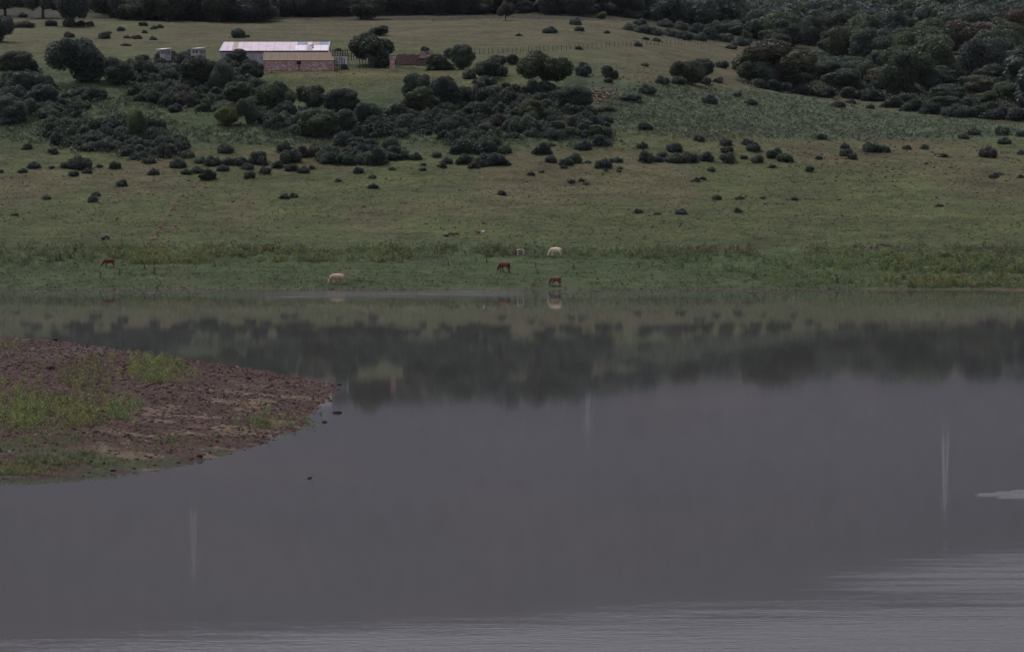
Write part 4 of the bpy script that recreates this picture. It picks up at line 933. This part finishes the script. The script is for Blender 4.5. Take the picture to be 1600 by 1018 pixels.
# weeds on the stony point
def point_at(px, v):
    d = ray(px, v); Y = np.arange(186, 345, .15); z = point_h(d[0] * Y, Y); ok = z > CAMZ + d[2] * Y
    k = int(np.argmax(ok)) if ok.any() else int(np.argmin(np.abs(z - CAMZ - d[2] * Y))); return float(d[0] * Y[k]), float(Y[k]), float(z[k])
PW = [([(150, 560), (180, 556), (165, 600), (125, 618), (100, 590), (120, 570)], 170, 'ybb'), ([(205, 560), (265, 560), (290, 585), (262, 600), (215, 590)], 300, 'yyg'), ([(20, 622), (90, 620), (82, 645), (15, 652)], 170, 'ybg'), ([(85, 622), (150, 628), (160, 660), (90, 668)], 230, 'yyb'), ([(165, 628), (220, 626), (205, 655), (165, 655)], 90, 'gyg'),
      ([(0, 665), (60, 650), (90, 672), (10, 684)], 100, 'yg'), ([(0, 692), (130, 676), (130, 690), (0, 705)], 150, 'gg'), ([(40, 715), (130, 708), (160, 722), (20, 732)], 110, 'gd'), ([(200, 690), (290, 680), (290, 696), (210, 700)], 50, 'gg'), ([(0, 560), (120, 555), (200, 640), (0, 640)], 70, 'by'), ([(340, 645), (440, 640), (420, 690), (330, 700)], 60, 'gb'), ([(0, 735), (80, 738), (60, 743), (0, 744)], 60, 'yy'), ([(400, 655), (490, 655), (450, 670), (400, 672)], 40, 'gy'), ([(0, 600), (60, 604), (80, 625), (0, 640)], 90, 'yb'), ([(0, 640), (40, 636), (60, 655), (0, 668)], 110, 'yyg'), ([(100, 690), (250, 684), (330, 700), (200, 716), (90, 712)], 90, 'gb'), ([(0, 722), (160, 716), (200, 728), (0, 736)], 150, 'gyg'), ([(0, 534), (50, 536), (30, 545), (0, 545)], 40, 'b')]
sp = []
for poly, n, tn in PW:
    xs = [p[0] for p in poly]; vs = [p[1] for p in poly]; k = 0
    while k < n:
        px, v = R.uniform(min(xs), max(xs)), R.uniform(min(vs), max(vs))
        if inpoly(px, v, poly): x, y, z = point_at(px + R.normal() * 13, min(v + R.normal() * 5, 742)); sp.append((x, y, z - .03, R.uniform(.35, .75) * (.55 if v > 670 else 1), tn[R.randint(len(tn))])); k += 1
scatter('point_weeds', 'low yellow-green weeds on the stony point', sp, WEED, {'y': (.200, .220, .085), 'g': (.145, .190, .092), 'd': (.085, .11, .06), 'b': (.150, .135, .092)})

# ------------------------------------------------------------------ single weeds, stones and branches
def with_stem(w):
    V, Fq, Tn = w; sv, sf = [], []; tube(sv, sf, [(0, 0, -.1), (.02, 0, .5), (0, .02, 1.0)], [.06, .05, .02], 5)
    return np.concatenate([V, np.array(sv)]), np.concatenate([Fq, np.array(sf) + len(V)]), np.concatenate([Tn, np.ones(len(sv))])
wm = [foliage_mesh('weed', with_stem(w)) for w in WEED[:3]]
for k, (px, v) in enumerate([(88, 408), (100, 404), (35, 412), (157, 436), (205, 432), (225, 421), (187, 431), (352, 414), (335, 417), (241, 428), (745, 409), (760, 411), (837, 419), (897, 421), (998, 419), (1019, 417), (1067, 420), (839, 452 - 24), (550, 409), (468, 412), (1307, 442), (1108, 432), (1180, 436), (700, 416)]):
    x, y, z = ground(px, v); o = link('weed', wm[k % 3]); o.location = (x, y, z - .04); s = R.uniform(.9, 1.4); o.scale = (s * .75, s * .75, s * .9); tinted(o, (.070, .100, .056))
    tag(o, 'single dark leafy weed standing apart on the green shore grass', 'weed', 'single weeds on the shore grass')
def rock_mesh(seed):
    rng = np.random.RandomState(seed); V = CSV * np.array((1, .8, .6)) * (1 + rng.uniform(-.22, .22, (len(CSV), 1)))
    me = quads_mesh('rock', V, CSF, (1, 1, 1)); return me
def rock(loc, s, col, label, group=None):
    me = rock_mesh(int(abs(loc[0] * 100))); me.attributes['col'].data.foreach_set('color', np.tile((*col, 1), len(CSV)).astype(np.float32)); me.materials.append(STONE)
    o = link('rock', me); o.location = loc; o.scale = (s, s, s); return tag(o, label, 'rock', group)
for px, v, s, c, l in [(755.5, 363.5, .33, (.75, .72, .72), 'bright white rock on the grass between two red rocks'), (747, 364, .38, (.19, .07, .06), 'dark red rock just left of the white rock'), (759, 362.5, .2, (.07, .03, .03), 'small blackish red rock touching the white rock'),
                       (755.5, 349.5, .34, (.22, .12, .10), 'dull pink rock uphill of the white rock'), (713.5, 366.5, .38, (.17, .07, .05), 'red-brown rock at the end of the grey log'), (771, 352, .2, (.45, .36, .30), 'small cream rock right of the dull pink rock'), (1485, 262, .5, (.3, .2, .15), 'orange rock on the stony right pasture'), (945, 319, .34, (.2, .15, .13), 'grey-brown rock on the middle pasture'), (568, 324, .4, (.24, .13, .09), 'orange-brown rock on the pasture under the brick shed')]:
    x, y, z = ground(px, v); rock((x, y, z + s * .35), s, c, l)
for px, v, s, l in [(524, 645, .24, 'black stone in the water, left of two off the tip'), (529, 645, .28, 'black stone in the water farthest off the tip'), (507, 659.5, .2, 'black stone in the water below the tip'), (530, 601, .22, 'dark stone in the water right at the tip')]:
    x, y = on_water(px, v); rock((x, y, .02), s, (.04, .035, .04), l)
for px, v, s, l in [(80, 577, .42, 'large black stone among the weeds on the point'), (312, 714, .24, 'black stone at the near edge of the point'), (161, 725, .2, 'black stone by the waterline on the left of the point'), (388, 592, .25, 'dark stone on the upper right of the point'), (86, 523, .3, 'dark stone on the skyline of the point')]:
    x, y, z = point_at(px, v); rock((x, y, z + s * .3), s, (.045, .038, .04), l)
def branch(pts, r, label, col=(.06, .055, .06)):
    W_ = [Vector(ground(a, b)) for a, b in pts]; o0 = W_[0].copy(); V = []; Fq = []; up = (.1, .45, .15, .1, .2)
    tube(V, Fq, [tuple(p - o0 + Vector((0, 0, up[i % 5]))) for i, p in enumerate(W_)], [r * (1 - .6 * i / len(W_)) for i in range(len(W_))], 6)
    me = quads_mesh('branch', V, Fq, None, True); me.materials.append(mat_plain('dead_wood', col)); o = link('branch', me); o.location = o0; tag(o, label, 'branch')
branch([(1336, 386.5), (1342, 384), (1350, 386.5), (1358, 388.5)], .16, 'bleached dark branch, curved, lying above the right weeds')
branch([(1368, 388), (1376, 387), (1384, 385.5), (1391, 383.5)], .14, 'thin dark branch right of the curved one')
branch([(697, 370.5), (703, 369), (710, 368)], .24, 'dark grey log pointing at the red-brown rock')
branch([(160, 374.5), (166, 374), (171, 374)], .3, 'dark log on the grass uphill of the lone red-brown cow')

# ------------------------------------------------------------------ cattle
def cow_mesh(kind, stride, seed):
    """grazing cow facing -X: one skinned body with joints in every leg"""
    P = {}; E = []; Rd = {}
    def n(k, p, r, par=None):
        P[k] = p; m_ = 1.32 if k in ('pel', 'bel', 'che') else 1.4 if k in ('wit', 'nek', 'pol', 'fac', 'rum') else 1.25; Rd[k] = (r[0] * m_, r[1] * m_)
        if par is not None: E.append((par, k))
    n('pel', (.72, 0, 1.10), (.27, .31)); n('bel', (.18, 0, 1.03), (.33, .37), 'pel'); n('che', (-.42, 0, 1.03), (.29, .37), 'bel'); n('wit', (-.70, 0, 1.06), (.20, .28), 'che')
    n('nek', (-1.00, 0, .86), (.13, .20), 'wit'); n('pol', (-1.22, 0, .56), (.115, .14), 'nek'); n('fac', (-1.36, 0, .28), (.085, .10), 'pol'); n('muz', (-1.45, 0, .02), (.075, .075), 'fac')
    n('rum', (1.00, 0, 1.13), (.17, .20), 'pel'); n('ta1', (1.12, 0, 1.12), (.05, .05), 'rum'); n('ta2', (1.19, .02, .78), (.03, .03), 'ta1'); n('ta3', (1.17, .03, .42), (.045, .045), 'ta2')
    for sd, nm in ((-1, 'r'), (1, 'l')):
        f = stride * sd
        n('fs' + nm, (-.50, sd * .20, .80), (.13, .12), 'che'); n('fk' + nm, (-.52 + f * .5, sd * .19, .44), (.07, .065), 'fs' + nm); n('ff' + nm, (-.50 + f, sd * .19, .20), (.05, .05), 'fk' + nm); n('fh' + nm, (-.53 + f * 1.1, sd * .19, -.04), (.075, .07), 'ff' + nm)
        n('hs' + nm, (.80, sd * .21, .80), (.18, .14), 'pel'); n('hk' + nm, (.74 - f * .4, sd * .21, .62), (.11, .09), 'hs' + nm); n('ho' + nm, (.98 - f * .8, sd * .20, .46), (.065, .06), 'hk' + nm); n('hc' + nm, (.93 - f, sd * .20, .2), (.05, .05), 'ho' + nm); n('hh' + nm, (.89 - f, sd * .20, -.04), (.075, .07), 'hc' + nm)
    ks = list(P); me = bpy.data.meshes.new('skeleton'); me.from_pydata([P[k] for k in ks], [(ks.index(a), ks.index(b)) for a, b in E], [])
    o = bpy.data.objects.new('skeleton', me); COL.objects.link(o)
    md = o.modifiers.new('skin', 'SKIN'); md.use_smooth_shade = True; md.branch_smoothing = .6
    for i, k in enumerate(ks):
        sv = me.skin_vertices[0].data[i]; sv.radius = Rd[k]; sv.use_root = (k == 'pel')
    sb = o.modifiers.new('sub', 'SUBSURF'); sb.levels = 2; sb.render_levels = 2
    dg = bpy.context.evaluated_depsgraph_get(); ev = o.evaluated_get(dg); out = bpy.data.meshes.new_from_object(ev); out.name = 'cow'
    bpy.data.objects.remove(o); bpy.data.meshes.remove(me)
    nv = len(out.vertices); co = np.zeros(nv * 3, np.float32); out.vertices.foreach_get('co', co); co = co.reshape(-1, 3)
    n1 = fbm(co[:, 0] * 2.2 + seed, co[:, 2] * 2.2 + co[:, 1], seed, 3); c = np.zeros((nv, 4), np.float32); c[:, 3] = 1
    if kind == 'brown': c[:, :3] = np.array((.115, .040, .029)); dk = (co[:, 0] < -1.05) | (co[:, 2] < .5); c[dk, :3] = (.075, .036, .030); 
    elif kind == 'red': c[:, :3] = np.array((.125, .036, .024)); dk = (co[:, 0] < -1.25); c[dk, :3] = (.12, .045, .03); dk = co[:, 2] < .3; c[dk, :3] = (.22, .12, .08)
    elif kind == 'chestnut': c[:, :3] = np.array((.155, .064, .044)); dk = (co[:, 0] < -1.0); c[dk, :3] = (.11, .05, .038); dk = co[:, 2] < .42; c[dk, :3] = (.26, .18, .14)
    elif kind == 'pale': c[:, :3] = np.array((.70, .49, .31)); lt = (co[:, 2] < .55) & (co[:, 0] > -.9); c[lt, :3] = (.66, .52, .42); bl = (co[:, 2] < .95) & (co[:, 2] > .55); c[bl, :3] = (.50, .31, .22)
    elif kind == 'cream': c[:, :3] = np.array((.76, .62, .45)); hd = co[:, 0] < -1.2; c[hd, :3] = (.84, .70, .54)
    else:
        c[:, :3] = (.66, .60, .58); br = (n1 > .40) & (co[:, 0] < .62) & (co[:, 2] > .68) & (co[:, 2] < 1.3) | (co[:, 0] < -.8); c[br, :3] = (.13, .05, .042)
    hoof = co[:, 2] < .07; c[hoof, :3] = (.05, .04, .035)
    a = out.attributes.new('col', 'FLOAT_COLOR', 'POINT'); a.data.foreach_set('color', c.ravel()); out.materials.clear(); out.materials.append(COAT)
    for p in out.polygons: p.use_smooth = True
    return out
for px, v, lpx, kind, stride, rz, label in [
    (170, 417.5, 20, 'red', .10, .25, 'deep red-brown cow grazing alone far left by the weeds'), (527, 444, 25, 'pale', .14, .05, 'tan cow with head down grazing right at the waterline'),
    (788, 425.5, 19, 'brown', .06, -.75, 'dark-headed brown cow grazing on open grass below the spotted calf'), (812, 399.5, 15, 'calf', .05, .55, 'brown and white spotted calf, half hidden in weeds'),
    (868, 400.5, 21, 'cream', .08, -.35, 'cream cow grazing in the weeds right of the spotted calf'), (868, 446.5, 18, 'chestnut', .05, -.7, 'chestnut cow with pale lower legs grazing at the waterline')]:
    x, y, z = ground(px, v); s = lpx / scale_at(y) / 2.5 / max(.6, abs(math.cos(rz)))
    o = link('cow', cow_mesh(kind, stride, int(px))); o.location = (x, y, z + .02); o.rotation_euler = (0, 0, rz); o.scale = (s, s, s * (1.12 if kind != 'calf' else 1.0)); tag(o, label, 'cow')
    ec = {'pale': (.55, .36, .24), 'cream': (.66, .50, .36), 'calf': (.12, .045, .04)}.get(kind, (.07, .03, .024))
    for sd in (-1, 1):
        me = quads_mesh('ear', CSV * np.array((.05, .13, .035)) * 1.1, CSF, ec, True); me.materials.append(COAT); e = link('ear', me, o); e.location = (-1.13, sd * .25, .62); e.rotation_euler = (.2 * sd, 0, .25 * sd)
        if kind != 'calf':
            V = []; Fq = []; tube(V, Fq, [(0, 0, 0), (-.03, sd * .10, .05), (-.10, sd * .14, .13)], [.03, .022, .006], 6)
            me = quads_mesh('horn', V, Fq, (.5, .45, .38), True); me.materials.append(COAT); e = link('horn', me, o); e.location = (-1.17, sd * .12, .70)

# ------------------------------------------------------------------ water bird
x, y = on_water(484, 747); t = empty('water_bird', (x, y, 0))
me = bpy.data.meshes.new('bird'); me.from_pydata([(-.19, 0, .07), (-.08, 0, .035), (.06, 0, .04), (.13, 0, .09), (.16, 0, .17), (.23, 0, .165)], [(0, 1), (1, 2), (2, 3), (3, 4), (4, 5)], [])
o = bpy.data.objects.new('bird', me); COL.objects.link(o); md = o.modifiers.new('skin', 'SKIN'); sb = o.modifiers.new('sub', 'SUBSURF'); sb.levels = 2
for i, r in enumerate((.03, .06, .07, .04, .032, .012)): me.skin_vertices[0].data[i].radius = (r, r * .8); me.skin_vertices[0].data[i].use_root = i == 1
out = bpy.data.meshes.new_from_object(o.evaluated_get(bpy.context.evaluated_depsgraph_get())); out.materials.clear(); out.materials.append(mat_plain('black_plumage', (.012, .012, .014), var=.1)); bpy.data.objects.remove(o)
for p in out.polygons: p.use_smooth = True
b = link('water_bird', out); b.location = (x, y, 0); bpy.data.objects.remove(t); b.scale = (.95, .95, 1.0); tag(b, 'small black water bird swimming alone on the open lake', 'bird')

# ------------------------------------------------------------------ haze
bm = bmesh.new(); bm_box(bm, -1700, 1700, -60, 3650, -13, 690)
hm = bpy.data.materials.new('air'); hm.use_nodes = True; hn = hm.node_tree; hn.nodes.remove(hn.nodes['Principled BSDF'])
pv = hn.nodes.new('ShaderNodeVolumePrincipled'); pv.inputs['Density'].default_value = 1.2e-5; pv.inputs['Color'].default_value = (.86, .90, 1.0, 1)
hn.links.new(pv.outputs[0], hn.nodes['Material Output'].inputs['Volume'])
hz_ = bm_obj('haze', bm, None, hm); tag(hz_, 'thin pale haze in the air', kind='stuff')
